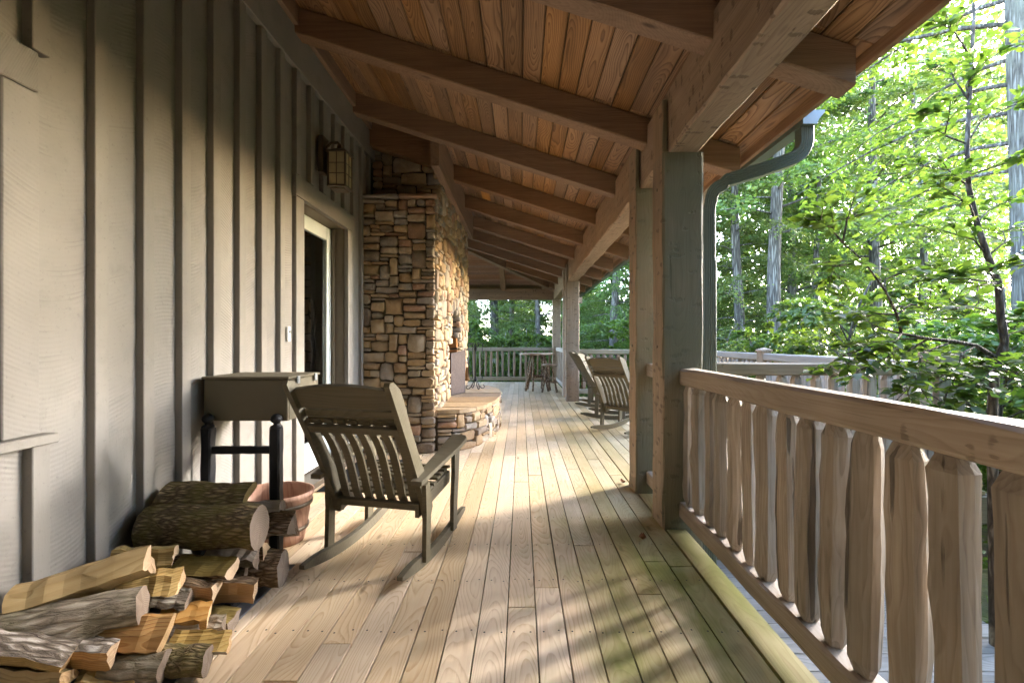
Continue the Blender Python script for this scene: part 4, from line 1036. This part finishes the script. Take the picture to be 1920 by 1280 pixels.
# ------------------------------------------------------------------ firewood
RL = random.Random(99)
def firewood(label, right, left, shape, r, side, split, cut, squash=1.0, roll=None, knot=False):
    a = P(*left); b_ = P(*right); a.x = max(a.x, -1.735); 
    c = (a + b_) / 2; d = b_ - a; L = d.length
    k = 14 if shape == 'round' else 12
    prof = []
    if shape == 'round':
        for i in range(k): an = i / k * 2 * math.pi; q = r * RL.uniform(.93, 1.07); prof.append((math.cos(an) * q, math.sin(an) * q * squash, 1))
    elif shape == 'half':
        for i in range(8): an = math.pi * i / 7; q = r * RL.uniform(.95, 1.05); prof.append((math.cos(an) * q, math.sin(an) * q * squash, 1))
        prof += [(-r * .5, RL.uniform(-.01, .01), 0), (0, RL.uniform(-.012, .012), 0), (r * .5, RL.uniform(-.01, .01), 0)]
    elif shape == 'wedge':
        op = RL.uniform(.75, 1.15)
        for i in range(5): an = -op / 2 + op * i / 4; q = r * 1.75; prof.append((math.cos(an) * q - r, math.sin(an) * q * squash, 1))
        p0, p1 = prof[-1], prof[0]
        for i in range(1, 6): prof.append((p0[0] + (-r * .85 - p0[0]) * i / 6 + RL.uniform(-.004, .004), p0[1] * (1 - i / 6) + RL.uniform(-.005, .005), 0))
        prof.append((-r * .85, 0, 0))
        for i in range(5, 0, -1): prof.append((p1[0] + (-r * .85 - p1[0]) * i / 6 + RL.uniform(-.004, .004), p1[1] * (1 - i / 6) + RL.uniform(-.005, .005), 0))
    else:                                        # slab: flat split board with one bark edge
        prof = [(-r, -r * .35 * squash, 0), (-r * .3, -r * .45 * squash, 0), (r * .4, -r * .42 * squash, 0), (r, -r * .25 * squash, 1), (r * 1.04, r * .1 * squash, 1), (r * .8, r * .35 * squash, 0), (0, r * .45 * squash, 0), (-r * .8, r * .38 * squash, 0)]
    k = len(prof); th = RL.uniform(0, 6.28) if roll is None else roll; ct, st = math.cos(th), math.sin(th)
    ns = 9; rings = []
    stat = [RL.uniform(-.05, .05) for _ in prof]
    drift = [(RL.uniform(-.006, .006), RL.uniform(-.006, .006)) for _ in range(ns)]
    cutskew = RL.uniform(-.12, .12), RL.uniform(-.12, .12)
    for i in range(ns):
        u_ = i / (ns - 1); ring = []
        for j, (py, pz, bk) in enumerate(prof):
            g_ = 1 + stat[j] + .03 * math.sin(u_ * 4 + j * .9) + RL.uniform(-.010, .010)
            if knot and abs(u_ - .5) < .16 and j in (8, 9, 10): g_ *= 1.35
            yy_, zz_ = py * g_, pz * g_
            yr, zr = yy_ * ct - zz_ * st, yy_ * st + zz_ * ct
            xx = -L / 2 + L * u_ + (cutskew[0] * yr + cutskew[1] * zr if i in (0, ns - 1) else 0) + (RL.uniform(-.004, .004) if i in (0, ns - 1) else 0)
            ring.append((xx, yr + drift[i][0], zr + drift[i][1]))
        rings.append(ring)
    t = tag(obj('firewood_log', mesh('firewood_log', *loft(rings, False)), None), label, 'log', 'split firewood stacked in the rack')
    me = t.data
    for mname in (side, split): me.materials.append(M[mname])
    for pidx, pg in enumerate(me.polygons):
        j = pidx % k; pg.material_index = 0 if (prof[j][2] and prof[(j + 1) % k][2]) else 1
        pg.use_smooth = (shape == 'round')
    t.location = c; t.rotation_euler = d.to_track_quat('X', 'Z').to_euler()
    for e, rg in ((-1, rings[0]), (1, rings[-1])):
        cc = np.mean(np.array(rg), 0); vv = list(rg) + [(cc[0] + e * .002, cc[1], cc[2])]
        ff = [[i, (i + 1) % k, k] for i in range(k)]
        if e < 0: ff = [q[::-1] for q in ff]
        vv = [(p[0] + e * .0005, p[1], p[2]) for p in vv]
        obj('cut_end', mesh('cut_end', vv, ff), cut, t)
    return t
LOGS = [
 ('thick mossy bark log lying high on the firewood pile', (487, 985, 2.12), (268, 985, 2.12), 'round', .100, 'bark_moss', 'bark_moss', 'cut_grey', 1, 0),
 ('olive split slab lying on top of the thick mossy log', (468, 932, 2.24), (300, 930, 2.21), 'half', .092, 'bark_moss', 'split_olive', 'split_olive', .62, .25),
 ('weathered grey split log sticking out beside the rack upright', (552, 988, 2.36), (410, 990, 2.36), 'wedge', .085, 'bark_brown', 'split_grey', 'cut_grey', 1, 2.2),
 ('short grey split log wedged above the tub side of the pile', (528, 958, 2.40), (400, 965, 2.36), 'wedge', .068, 'bark_brown', 'split_grey', 'cut_grey', 1, .9),
 ('round grey log end at floor level by the rack upright', (532, 1062, 2.27), (420, 1062, 2.24), 'round', .086, 'bark_brown', 'bark_brown', 'cut_grey', 1, 0),
 ('thin grey wedge leaning between the round logs', (484, 1042, 2.16), (390, 1040, 2.14), 'wedge', .064, 'bark_grey', 'split_grey', 'cut_grey', 1, 3.9),
 ('half round bark log with a tan ringed end under the mossy log', (436, 1062, 1.98), (325, 1056, 1.98), 'half', .062, 'bark_brown', 'split_olive', 'cut_pale', .9, 3.4),
 ('orange split log with a curved pale end in the middle of the pile', (476, 1112, 2.06), (350, 1110, 2.0), 'half', .068, 'bark_brown', 'split_orange', 'cut_pale', .85, -1.1),
 ('olive yellow split wedge lying against the siding', (328, 1040, 1.94), (212, 1046, 1.86), 'wedge', .052, 'split_olive', 'split_yellow', 'cut_pale', 1, 1.2),
 ('long yellow split slab on top of the pile', (282, 1058, 1.74), (20, 1138, 1.56), 'wedge', .074, 'split_yellow', 'split_yellow', 'cut_pale', 1.0, 2.0),
 ('pale ended split wedge tucked under the yellow slab', (338, 1090, 1.79), (220, 1104, 1.72), 'wedge', .062, 'bark_grey', 'split_yellow', 'cut_pale', 1, .5),
 ('smooth grey bark log with a torn knot', (266, 1132, 1.65), (-10, 1190, 1.49), 'round', .064, 'bark_grey', 'bark_grey', 'cut_grey', 1, 0, True),
 ('bright orange split log with a pale rectangular end', (312, 1190, 1.66), (150, 1188, 1.60), 'slab', .066, 'bark_brown', 'split_orange', 'cut_pale', 1.5, 1.0),
 ('grey weathered wedge behind the bright orange log', (358, 1122, 1.86), (270, 1120, 1.82), 'wedge', .05, 'bark_grey', 'split_grey', 'cut_grey', 1, 2.4),
 ('small orange split log below the grey weathered wedge', (392, 1152, 1.86), (300, 1158, 1.80), 'slab', .050, 'bark_brown', 'split_orange', 'cut_pale', 1.4, .5),
 ('brown split log on the tray under the small orange log', (372, 1186, 1.81), (280, 1186, 1.76), 'wedge', .052, 'bark_brown', 'split_grey', 'cut_grey', 1, 5.0),
 ('thin grey bark piece at the tray edge', (420, 1172, 1.88), (330, 1172, 1.85), 'wedge', .042, 'bark_grey', 'split_grey', 'cut_grey', 1, 1.9),
 ('scaly silver bark log with a triangular pale end', (128, 1240, 1.50), (-40, 1210, 1.44), 'wedge', .080, 'bark_silver', 'split_yellow', 'cut_pale', 1, 1.7),
 ('scaly bark split log with a pointed pink grey end', (212, 1228, 1.56), (80, 1220, 1.50), 'wedge', .062, 'bark_silver', 'split_orange', 'cut_pale', 1, 1.5),
 ('yellow split log low in the pile with a square pale end', (262, 1262, 1.60), (150, 1262, 1.55), 'wedge', .052, 'bark_brown', 'split_yellow', 'cut_pale', 1, .3),
 ('smooth rounded grey log low in the pile', (308, 1250, 1.62), (200, 1250, 1.60), 'round', .052, 'bark_grey', 'bark_grey', 'cut_grey', 1, 0),
 ('mossy log with a rough chewed end lying on the tray edge', (390, 1238, 1.69), (300, 1238, 1.66), 'round', .055, 'bark_moss', 'bark_moss', 'cut_grey', .9, 0),
 ('yellow split log under the scaly silver log', (118, 1285, 1.47), (-60, 1278, 1.42), 'wedge', .062, 'split_olive', 'split_yellow', 'cut_pale', 1, 1.0),
 ('brown bark log buried under the thick mossy log', (470, 1075, 2.20), (300, 1075, 2.16), 'round', .080, 'bark_brown', 'bark_brown', 'cut_grey', 1, 0),
 ('brown split log on the tray below the orange log', (440, 1150, 1.97), (300, 1148, 1.95), 'half', .062, 'bark_brown', 'split_olive', 'cut_grey', 1, 3.1),
 ('olive log buried under the long yellow slab', (260, 1130, 1.78), (110, 1150, 1.72), 'round', .078, 'bark_moss', 'bark_moss', 'cut_grey', 1, 0),
 ('orange split wedge resting against the grey round log', (500, 1030, 2.22), (400, 1030, 2.2), 'wedge', .060, 'bark_brown', 'split_orange', 'cut_pale', 1, 2.9),
 ('tan split log lying across the small orange log', (404, 1112, 1.92), (290, 1100, 1.88), 'wedge', .062, 'bark_brown', 'split_orange', 'cut_pale', 1, 1.3),
 ('yellow split wedge on the tray edge beside the chewed log', (430, 1205, 1.78), (320, 1205, 1.74), 'wedge', .050, 'bark_grey', 'split_yellow', 'cut_pale', 1, 4.2),
 ('brown log on the tray behind the bright orange log', (300, 1210, 1.72), (150, 1225, 1.68), 'round', .066, 'bark_brown', 'bark_brown', 'cut_grey', 1, 0),
]
for l_ in LOGS: firewood(*l_)

# ------------------------------------------------------------------ fallen leaves on the deck
for (px, py, lb) in ((1205, 1012, 'curled brown dead leaf lying on the deck planks'), (1168, 906, 'small dead leaf against the foot of the hewn post')):
    Yl = 1066.25 / (py - 640); p = P(px, py, Yl)
    v = []
    for i in range(7):
        t_ = i / 6; w = .022 * math.sin(math.pi * min(1, t_ * .95 + .05)) + .001
        for q in (-1, 0, 1): v.append(((t_ - .5) * .07, q * w, .006 + .016 * (t_ - .5) ** 2 * 4 + .012 * abs(q)))
    f = [[i * 3 + q, i * 3 + q + 1, i * 3 + q + 4, i * 3 + q + 3] for i in range(6) for q in (0, 1)]
    o = obj('fallen_leaf', mesh('fallen_leaf', v, f, True), 'dryleaf', None, (p.x, p.y, .002), (0, 0, RNG.uniform(0, 6))); tag(o, lb, 'leaf')

# ------------------------------------------------------------------ foliage
def leaves_mesh(name, pos, d, nrm, ln, wd, mat, fine=False):
    N = len(pos)
    d = d / np.linalg.norm(d, axis=1, keepdims=True)
    s = np.cross(d, nrm); s /= np.linalg.norm(s, axis=1, keepdims=True) + 1e-9
    up = np.cross(s, d); ln = ln[:, None]; wd = wd[:, None]
    if fine:
        prof = [(0, 0, 0), (.28, .42, .10), (.62, .40, .08), (1.0, 0, -.10), (.62, -.40, .08), (.28, -.42, .10), (.30, 0, 0), (.64, 0, -.03)]
        faces = [(0, 6, 1), (1, 6, 7, 2), (2, 7, 3), (0, 5, 6), (5, 4, 7, 6), (4, 3, 7)]
        # as triangles
        tri = [(0, 6, 1), (1, 6, 7), (1, 7, 2), (2, 7, 3), (0, 5, 6), (5, 4, 7), (5, 7, 6), (4, 3, 7)]
    else:
        prof = [(0, 0, 0), (.45, .5, .10), (1, 0, -.05), (.45, -.5, .10)]; tri = [(0, 2, 1), (0, 3, 2)]
    k = len(prof); V = np.empty((N, k, 3), np.float32)
    for i, (a, b_, c) in enumerate(prof): V[:, i] = pos + d * ln * a + s * wd * b_ + up * wd * c
    T = (np.array(tri, np.int32)[None] + (np.arange(N, dtype=np.int32) * k)[:, None, None]).reshape(-1)
    me = bpy.data.meshes.new(name); nt = len(tri) * N
    me.vertices.add(N * k); me.vertices.foreach_set('co', V.reshape(-1)); me.loops.add(nt * 3); me.loops.foreach_set('vertex_index', T)
    me.polygons.add(nt); me.polygons.foreach_set('loop_start', np.arange(0, nt * 3, 3, dtype=np.int32))
    me.update(); me.validate(); me.materials.append(M[mat]); return me
def rnd_unit(g, n):
    v = g.normal(size=(n, 3)); return v / np.linalg.norm(v, axis=1, keepdims=True)

def crown(seed, h0, h1, nl, reach, subs, lps, lsize, mat, droop=.15, layered=.35, elev=.25, name='crown', topround=.6, trunk_r=.16, tmat='trunk', lean=.3):
    # limbs leave the trunk, carry side twigs, twigs carry leaves; returns (leaf mesh, trunk mesh)
    g = np.random.default_rng(seed); r = random.Random(seed)
    tp = []; zt_ = h1 + .5
    bx_, by_ = r.uniform(-lean, lean), r.uniform(-lean, lean)
    def tpos(z): u_ = z / zt_; return np.array([bx_ * u_ * u_ + .12 * math.sin(u_ * 7 + seed), by_ * u_ * u_ + .12 * math.cos(u_ * 5 + seed), z])
    parts = []
    zs = np.linspace(-1.2, zt_, 14)
    parts.append(tube_vf([tpos(z) for z in zs], [trunk_r * (1.25 - .95 * (z + 1.2) / (zt_ + 1.2)) * (1.35 if z < -.5 else 1) for z in zs], 9))
    PO, DI, NO = [], [], []
    for i in range(nl):
        u_ = (i + r.random()) / nl; z = h0 + (h1 - h0) * u_
        az = i * 2.39996 + r.uniform(-.5, .5)
        L = reach * (1 - topround * u_ ** 1.6) * r.uniform(.65, 1.1)
        el = elev + .45 * u_ + r.uniform(-.2, .2)
        p0 = tpos(z); dirh = np.array([math.cos(az), math.sin(az), 0.0])
        ts = np.linspace(0, 1, 6)
        pts = [p0 + dirh * L * t_ + np.array([0, 0, L * (math.tan(el) * t_ - (math.tan(el) + droop) * t_ * t_ * .8)]) + np.array([r.uniform(-.05, .05), r.uniform(-.05, .05), r.uniform(-.03, .03)]) * L * t_ for t_ in ts]
        parts.append(tube_vf(pts, [max(.006, .022 * L * .45 * (1 - t_ * .9)) for t_ in ts], 5))
        pts = np.array(pts)
        for k in range(subs):
            t_ = .18 + .82 * (k + r.random()) / subs; q = t_ * 5; i0 = min(4, int(q)); c = pts[i0] + (pts[i0 + 1] - pts[i0]) * (q - i0)
            td = pts[i0 + 1] - pts[i0]; td /= np.linalg.norm(td)
            sgn = 1 if k % 2 else -1; an = sgn * r.uniform(.5, 1.2)
            dv = np.array([td[0] * math.cos(an) - td[1] * math.sin(an), td[0] * math.sin(an) + td[1] * math.cos(an), td[2] * .5 + r.uniform(-.25, .25)])
            l2 = L * .42 * (1.15 - .7 * t_) * r.uniform(.6, 1.2)
            m = lps; w = np.sort(g.random(m)); base = c + dv * (l2 * w)[:, None]; base[:, 2] -= droop * l2 * w * w
            base += g.normal(size=(m, 3)) * np.array([.10, .10, .10 * layered + .02]) * l2
            sd = np.where(np.arange(m) % 2 == 0, 1, -1) * g.uniform(.4, 1.3, m); cs_, sn_ = np.cos(sd), np.sin(sd)
            ld = np.stack([dv[0] * cs_ - dv[1] * sn_, dv[0] * sn_ + dv[1] * cs_, np.full(m, dv[2] - .25) + g.normal(size=m) * .3], 1)
            nn_ = np.array([0, 0, 1.0]) + g.normal(size=(m, 3)) * (.35 + layered)
            PO.append(base); DI.append(ld); NO.append(nn_)
    PO, DI, NO = np.concatenate(PO), np.concatenate(DI), np.concatenate(NO); N = len(PO)
    ln = lsize * g.uniform(.7, 1.3, N)
    lm = leaves_mesh(name, PO, DI, NO, ln, ln * g.uniform(.45, .7, N), mat)
    v, f = join(parts); tm = mesh('trunk', v, f, True); tm.materials.append(M[tmat]); return lm, tm
def tube_vf(pts, rad, n=6):
    pts = [Vector(p) for p in pts]; rings = []; prev = None
    for i, p in enumerate(pts):
        d = (pts[min(i + 1, len(pts) - 1)] - pts[max(i - 1, 0)]).normalized()
        if prev is None: prev = d.cross(Vector((0, 0, 1)) if abs(d.z) < .95 else Vector((1, 0, 0))).normalized()
        s = (prev - d * prev.dot(d)).normalized(); prev = s; w = d.cross(s)
        rings.append([p + (s * math.cos(2 * math.pi * k / n) + w * math.sin(2 * math.pi * k / n)) * rad[i] for k in range(n)])
    return loft(rings)

KINDS = {
 'broad_a': crown(1, 2.2, 13, 46, 4.2, 13, 46, .135, 'leaf_a', .15, .4),
 'broad_b': crown(2, 1.0, 11, 46, 3.8, 13, 46, .12, 'leaf_a', .2, .45),
 'tall': crown(3, 5.5, 17, 44, 4.6, 13, 44, .15, 'leaf_a', .2, .45, trunk_r=.2),
 'hem_a': crown(4, .4, 12, 60, 3.4, 15, 52, .085, 'leaf_b', .35, .15, .05, topround=.85, trunk_r=.17),
 'hem_b': crown(5, .2, 9, 54, 2.9, 15, 52, .080, 'leaf_b', .35, .15, .05, topround=.85, trunk_r=.14),
 'shrub': crown(6, .1, 2.2, 34, 1.5, 9, 34, .10, 'leaf_g', .1, .6, .5, topround=.4, trunk_r=.04),
}
CRW = random.Random(8)
def tree(kind, x, y, sc_, label, name, rz=None, z=None, group='trees beyond the deck railings', cat='tree'):
    lm, tm = KINDS[kind]
    t = thing(name, label, cat, (x, y, gz(x, y) if z is None else z), CRW.uniform(0, 6.28) if rz is None else rz, group)
    a = obj('crown', lm, None, t); b_ = obj('trunk', tm, None, t)
    for o in (a, b_): o.scale = (sc_, sc_, sc_)
    return t
TR = [
 # seen through the end opening
 ('tall', -1.35, 22, 1.0, 'straight pale grey trunk seen over the end railing beside the fire tools', 'hardwood_tree'),
 ('hem_a', -3.2, 20, .9, 'bushy evergreen behind the end railing on the chimney side', 'hemlock_tree'),
 ('broad_b', .8, 21.5, .8, 'leafy young tree behind the rustic table', 'hardwood_tree'),
 ('broad_a', -.5, 27, 1.0, 'leafy tree filling the gap beyond the end railing', 'hardwood_tree'),
 ('tall', 1.1, 29, 1.0, 'slender trunk far beyond the hewn corner post', 'hardwood_tree'),
 ('broad_a', -6.0, 24, 1.0, 'leafy tree hidden mostly by the chimney', 'hardwood_tree'),
 # seen between the middle and near posts
 ('hem_a', 3.6, 17.2, .95, 'feathery evergreen filling the view behind the rocking chairs', 'hemlock_tree'),
 ('broad_b', 5.2, 20.5, 1.05, 'broad leafy tree behind the evergreen past the rocking chairs', 'hardwood_tree'),
 ('broad_a', 3.0, 26, 1.1, 'tall leafy tree far behind the rocking chairs', 'hardwood_tree'),
 # right of the near posts
 ('hem_a', 7.2, 15.2, 1.0, 'evergreen with a grey trunk right behind the outer deck railing', 'hemlock_tree'),
 ('broad_b', 7.6, 19.5, 1.1, 'leafy tree directly beyond the downspout', 'hardwood_tree'),
 ('hem_b', 9.9, 15.2, .95, 'smaller evergreen beyond the capped railing post', 'hemlock_tree'),
 ('broad_a', 11.2, 19.0, 1.15, 'leafy tree behind the smaller evergreen', 'hardwood_tree'),
 ('tall', 7.6, 13.4, .95, 'tall hardwood spreading branches under the eave line', 'hardwood_tree'),
 ('tall', 13.4, 17.2, 1.0, 'tall hardwood behind the slender sapling', 'hardwood_tree'),
 ('broad_a', 17.5, 20.0, 1.1, 'far leafy tree past the big lichen trunk', 'hardwood_tree'),
 ('hem_a', 13.5, 24.0, 1.2, 'far dark evergreen between the hardwoods', 'hemlock_tree'),
 ('broad_a', 9.0, 27.0, 1.3, 'far leafy tree high above the outer railing', 'hardwood_tree'),
 ('broad_b', 6.0, 30.0, 1.3, 'far leafy tree beyond the deck', 'hardwood_tree'),
]
TR += [
 ('hem_b', 5.7, -1.2, .9, 'dense evergreen past the end of the grey walkway', 'hemlock_tree'),
 ('hem_b', 4.7, .1, .8, 'dense evergreen hanging over the grey walkway', 'hemlock_tree'),
 ('hem_b', 6.7, 1.5, .9, 'dense evergreen beside the grey walkway', 'hemlock_tree'),
 ('hem_a', 9.8, 2.6, .7, 'dense evergreen down the slope from the grey walkway', 'hemlock_tree'),
 ('broad_b', 9.0, -3.0, 1.0, 'leafy tree outside the porch beyond the walkway end', 'hardwood_tree'),
 ('broad_a', 5.0, -6.0, 1.0, 'leafy tree near the added dark wing', 'hardwood_tree'),
 ('hem_a', 13.0, .5, 1.0, 'evergreen on the slope side of the walkway', 'hemlock_tree'),
 ('broad_a', 12.0, -8.0, 1.2, 'large leafy tree behind the added dark wing', 'hardwood_tree'),
]
for (k_, x, y, s_, lb, nm) in TR: tree(k_, x, y, s_, lb, nm)
SH = [(3.0, 11.9, 'lime green shrub against the far cross railing'), (4.9, 9.6, 'lime green shrub outside the outer railing corner'), (5.1, 7.0, 'lime green shrub outside the capped railing post'),
      (4.9, 4.6, 'lime green shrub outside the square corner post'), (4.6, 2.6, 'lime green shrub by the grey walkway'), (6.2, 5.4, 'tall lime shrub in front of the big lichen trunk'),
      (-1.8, 15.9, 'shrub below the end railing on the chimney side'), (.2, 15.8, 'shrub below the end railing behind the table'), (-.7, 17.5, 'pale shrub standing between the end railing and the grey trunk'), (1.6, 17.2, 'pale shrub outside the hewn corner post'), (7.6, 8.6, 'lime shrub on the slope beyond the deck')]
for (x, y, lb) in SH: tree('shrub', x, y, RNG.uniform(.8, 1.1), lb, 'shrub', group='shrubs around the deck', cat='shrub')
# big lichen covered trunk at the right
bt = thing('old_tree', 'massive pale trunk patched with grey lichen rising past the eave', 'tree', (7.05, 6.1, gz(7.05, 6.1)))
obj('trunk', tube([(0, 0, -1), (0.02, 0, .4), (0, .03, 2.2), (-.03, .06, 4.5), (-.08, .1, 7), (-.15, .1, 11)], [.46, .35, .30, .29, .27, .2], 18), 'lichen_trunk', bt)
g_ = np.random.default_rng(41); PO, DI, NO = [], [], []; parts = []
rb_ = random.Random(41)
for i in range(15):                              # limbs reaching over the deck and up
    z = 4.0 + 6.0 * i / 15; az = math.pi * .55 + rb_.uniform(-.3, 1.0); L = rb_.uniform(2.0, 4.0)
    dh = np.array([math.cos(az), math.sin(az), 0]); p0 = np.array([-.1, .05, z]); ts = np.linspace(0, 1, 6)
    pts = np.array([p0 + dh * L * t_ + np.array([0, 0, L * (.35 * t_ - .45 * t_ * t_)]) + np.array([rb_.uniform(-.1, .1) * t_, rb_.uniform(-.1, .1) * t_, 0]) for t_ in ts])
    parts.append(tube_vf(pts, [.035 * (1 - .85 * t_) for t_ in ts], 6))
    for k in range(9):
        t_ = .25 + .75 * k / 9; q = t_ * 5; i0 = min(4, int(q)); c = pts[i0] + (pts[i0 + 1] - pts[i0]) * (q - i0)
        an = az + (1 if k % 2 else -1) * rb_.uniform(.4, 1.2); dv = np.array([math.cos(an), math.sin(an), rb_.uniform(-.3, .15)]); l2 = rb_.uniform(.4, .9)
        m = 26; w = np.sort(g_.random(m)); PO.append(c + dv * (l2 * w)[:, None] + g_.normal(size=(m, 3)) * .05)
        sd = np.where(np.arange(m) % 2 == 0, 1, -1) * g_.uniform(.4, 1.2, m)
        DI.append(np.stack([dv[0] * np.cos(sd) - dv[1] * np.sin(sd), dv[0] * np.sin(sd) + dv[1] * np.cos(sd), -.3 + g_.normal(size=m) * .25], 1)); NO.append(np.array([0, 0, 1.]) + g_.normal(size=(m, 3)) * .5)
PO, DI, NO = map(np.concatenate, (PO, DI, NO)); ln = .13 * g_.uniform(.7, 1.4, len(PO))
obj('crown', leaves_mesh('crown', PO, DI, NO, ln, ln * .42, 'leaf_s', True), None, bt)
v, f = join(parts); obj('limbs', mesh('limbs', v, f, True), 'trunk', bt)

# slender forked sapling just outside the railing
YS = 2.7
root = P(1868, 900, YS); root.z = gz(root.x, root.y)
sp = thing('forked_sapling', 'slender forked sapling with fresh green leaves just outside the porch railing', 'sapling', root)
rs_ = random.Random(12); gs_ = np.random.default_rng(12)
def S(x, y, dY=0.0): return P(x, y, YS + dY) - root
stem = [S(1866, 1010), S(1860, 780), S(1862, 735), S(1868, 690), S(1884, 640), S(1876, 590), S(1872, 530), S(1852, 480), S(1832, 420), S(1816, 350), S(1813, 270), S(1818, 190), S(1822, 110), S(1826, 30), S(1824, -60)]
stem[0].z = -.05
branches = [(stem, .026)]
left = [S(1864, 668), S(1830, 648, -.05), S(1790, 640, -.1), S(1740, 635, -.15), S(1690, 625, -.2), S(1682, 590, -.22), S(1660, 545, -.25), S(1620, 490, -.3), S(1580, 455, -.35)]
branches.append((left, .013))
specs = [(stem[3], S(1700, 720, -.3)), (stem[3], S(1690, 655, .25)), (stem[4], S(1940, 610, .2)), (stem[5], S(1780, 560, .3)), (stem[6], S(1930, 500, -.3)), (stem[6], S(1730, 520, -.2)),
         (stem[7], S(1700, 420, .2)), (stem[7], S(1930, 430, .3)), (stem[8], S(1760, 330, -.25)), (stem[9], S(1720, 300, .3)), (stem[9], S(1910, 300, -.2)), (stem[10], S(1740, 210, -.2)), (stem[10], S(1900, 190, .2)),
         (stem[11], S(1740, 120, .2)), (stem[11], S(1900, 90, -.2)), (stem[12], S(1750, 40, -.1)), (left[4], S(1600, 650, -.3)), (left[3], S(1620, 690, -.1)), (left[5], S(1590, 600, -.1)), (left[6], S(1720, 500, .1)),
         (left[7], S(1560, 520, -.2)), (left[2], S(1700, 740, -.4)), (left[1], S(1760, 760, -.35)), (stem[2], S(1760, 700, -.35)), (stem[2], S(1920, 700, -.3)), (left[8], S(1530, 420, -.4)), (left[8], S(1600, 400, -.1)),
         (stem[6], S(1800, 600, -.5)), (stem[8], S(1900, 380, .5)), (left[5], S(1740, 590, .3)), (stem[3], S(1800, 745, -.4)), (left[4], S(1540, 690, -.3)), (left[3], S(1660, 770, -.1))]
for a, b_ in specs:
    mid1 = a.lerp(b_, .35) + Vector((rs_.uniform(-.06, .06), rs_.uniform(-.08, .08), rs_.uniform(0, .07))); mid2 = a.lerp(b_, .7) + Vector((rs_.uniform(-.06, .06), rs_.uniform(-.08, .08), rs_.uniform(0, .05)))
    branches.append(([a, mid1, mid2, b_], .006))
parts = []; PO, DI, NO = [], [], []
def put_leaves(c, d, m):
    for _ in range(m):
        an = rs_.uniform(0, 6.28); ld = np.array([math.cos(an), math.sin(an), rs_.uniform(-.35, .3)]) * .8 + np.array(d) * .5
        PO.append(np.array(c) + gs_.normal(size=3) * .012); DI.append(ld); NO.append(np.array([0, 0, 1.]) + gs_.normal(size=3) * .38)
for pts, r0 in branches:
    n_ = len(pts); parts.append(tube_vf(pts, [r0 * (1 - .75 * i / (n_ - 1)) for i in range(n_)], 8 if r0 > .01 else 5))
    if r0 > .012: continue
    for k in range(7):
        t_ = .22 + .78 * (k + rs_.random()) / 7; q = t_ * (n_ - 1); i0 = min(n_ - 2, int(q)); c = pts[i0].lerp(pts[i0 + 1], q - i0); td = (pts[i0 + 1] - pts[i0]).normalized()
        dv = (td + Vector((rs_.uniform(-1, 1), rs_.uniform(-1, 1), rs_.uniform(-.25, .35)))).normalized(); l2 = rs_.uniform(.08, .26)
        e = c + dv * l2; parts.append(tube_vf([c, c.lerp(e, .5) + Vector((0, 0, .01)), e], [.003, .0024, .0014], 4))
        for q2 in range(4): put_leaves(c.lerp(e, (q2 + .6) / 4), dv, 2 if q2 < 3 else 4)
v, f = join(parts); obj('trunk', mesh('trunk', v, f, True), 'sap_trunk', sp)
PO, DI, NO = np.array(PO), np.array(DI), np.array(NO); ln = gs_.uniform(.045, .082, len(PO))
obj('crown', leaves_mesh('crown', PO, DI, NO, ln, ln * gs_.uniform(.55, .72, len(PO)), 'leaf_s', True), None, sp)

# undergrowth around the deck, far woods
g_ = np.random.default_rng(61)
n_ = 26000
xs = np.concatenate([g_.uniform(3.05, 11, n_ // 2), g_.uniform(-4, 11, n_ // 2)]); ys = np.concatenate([g_.uniform(-1, 12, n_ // 2), g_.uniform(14.4, 22, n_ // 2)])
zz = np.array([gz(a, b_) for a, b_ in zip(xs, ys)]) + np.abs(g_.normal(size=n_)) * .14
PO = np.stack([xs, ys, zz], 1); ln = g_.uniform(.06, .16, n_)
o = obj('undergrowth', leaves_mesh('undergrowth', PO, rnd_unit(g_, n_) * np.array([1, 1, .5]), np.array([0, 0, 1.]) + g_.normal(size=(n_, 3)) * .5, ln, ln * .5, 'leaf_g'), None)
tag(o, 'bright green ground cover spreading below the deck railings', 'undergrowth', kind='stuff')
n_ = 260000
th = np.where(g_.random(n_) < .62, g_.uniform(math.radians(43), math.radians(112), n_), g_.uniform(math.radians(-75), math.radians(18), n_)); rr = g_.uniform(34, 44, n_)
cl = np.sin(th * 41) * 1.6 + np.sin(th * 97 + 2) * 1.1
PO = np.stack([np.cos(th) * rr, np.sin(th) * rr, -4.5 + g_.random(n_) ** 1.15 * np.where((th < math.radians(66)) & (th > math.radians(30)), 24.0 + cl, 9.5 + cl * 2.2)], 1); ln = g_.uniform(.25, .55, n_)
o = obj('far_woods', leaves_mesh('far_woods', PO, rnd_unit(g_, n_), np.array([0, 0, 1.]) + g_.normal(size=(n_, 3)) * .6, ln, ln * .6, 'leaf_a'), None)
tag(o, 'distant mass of woodland foliage behind the nearer trees', 'woods', kind='stuff')
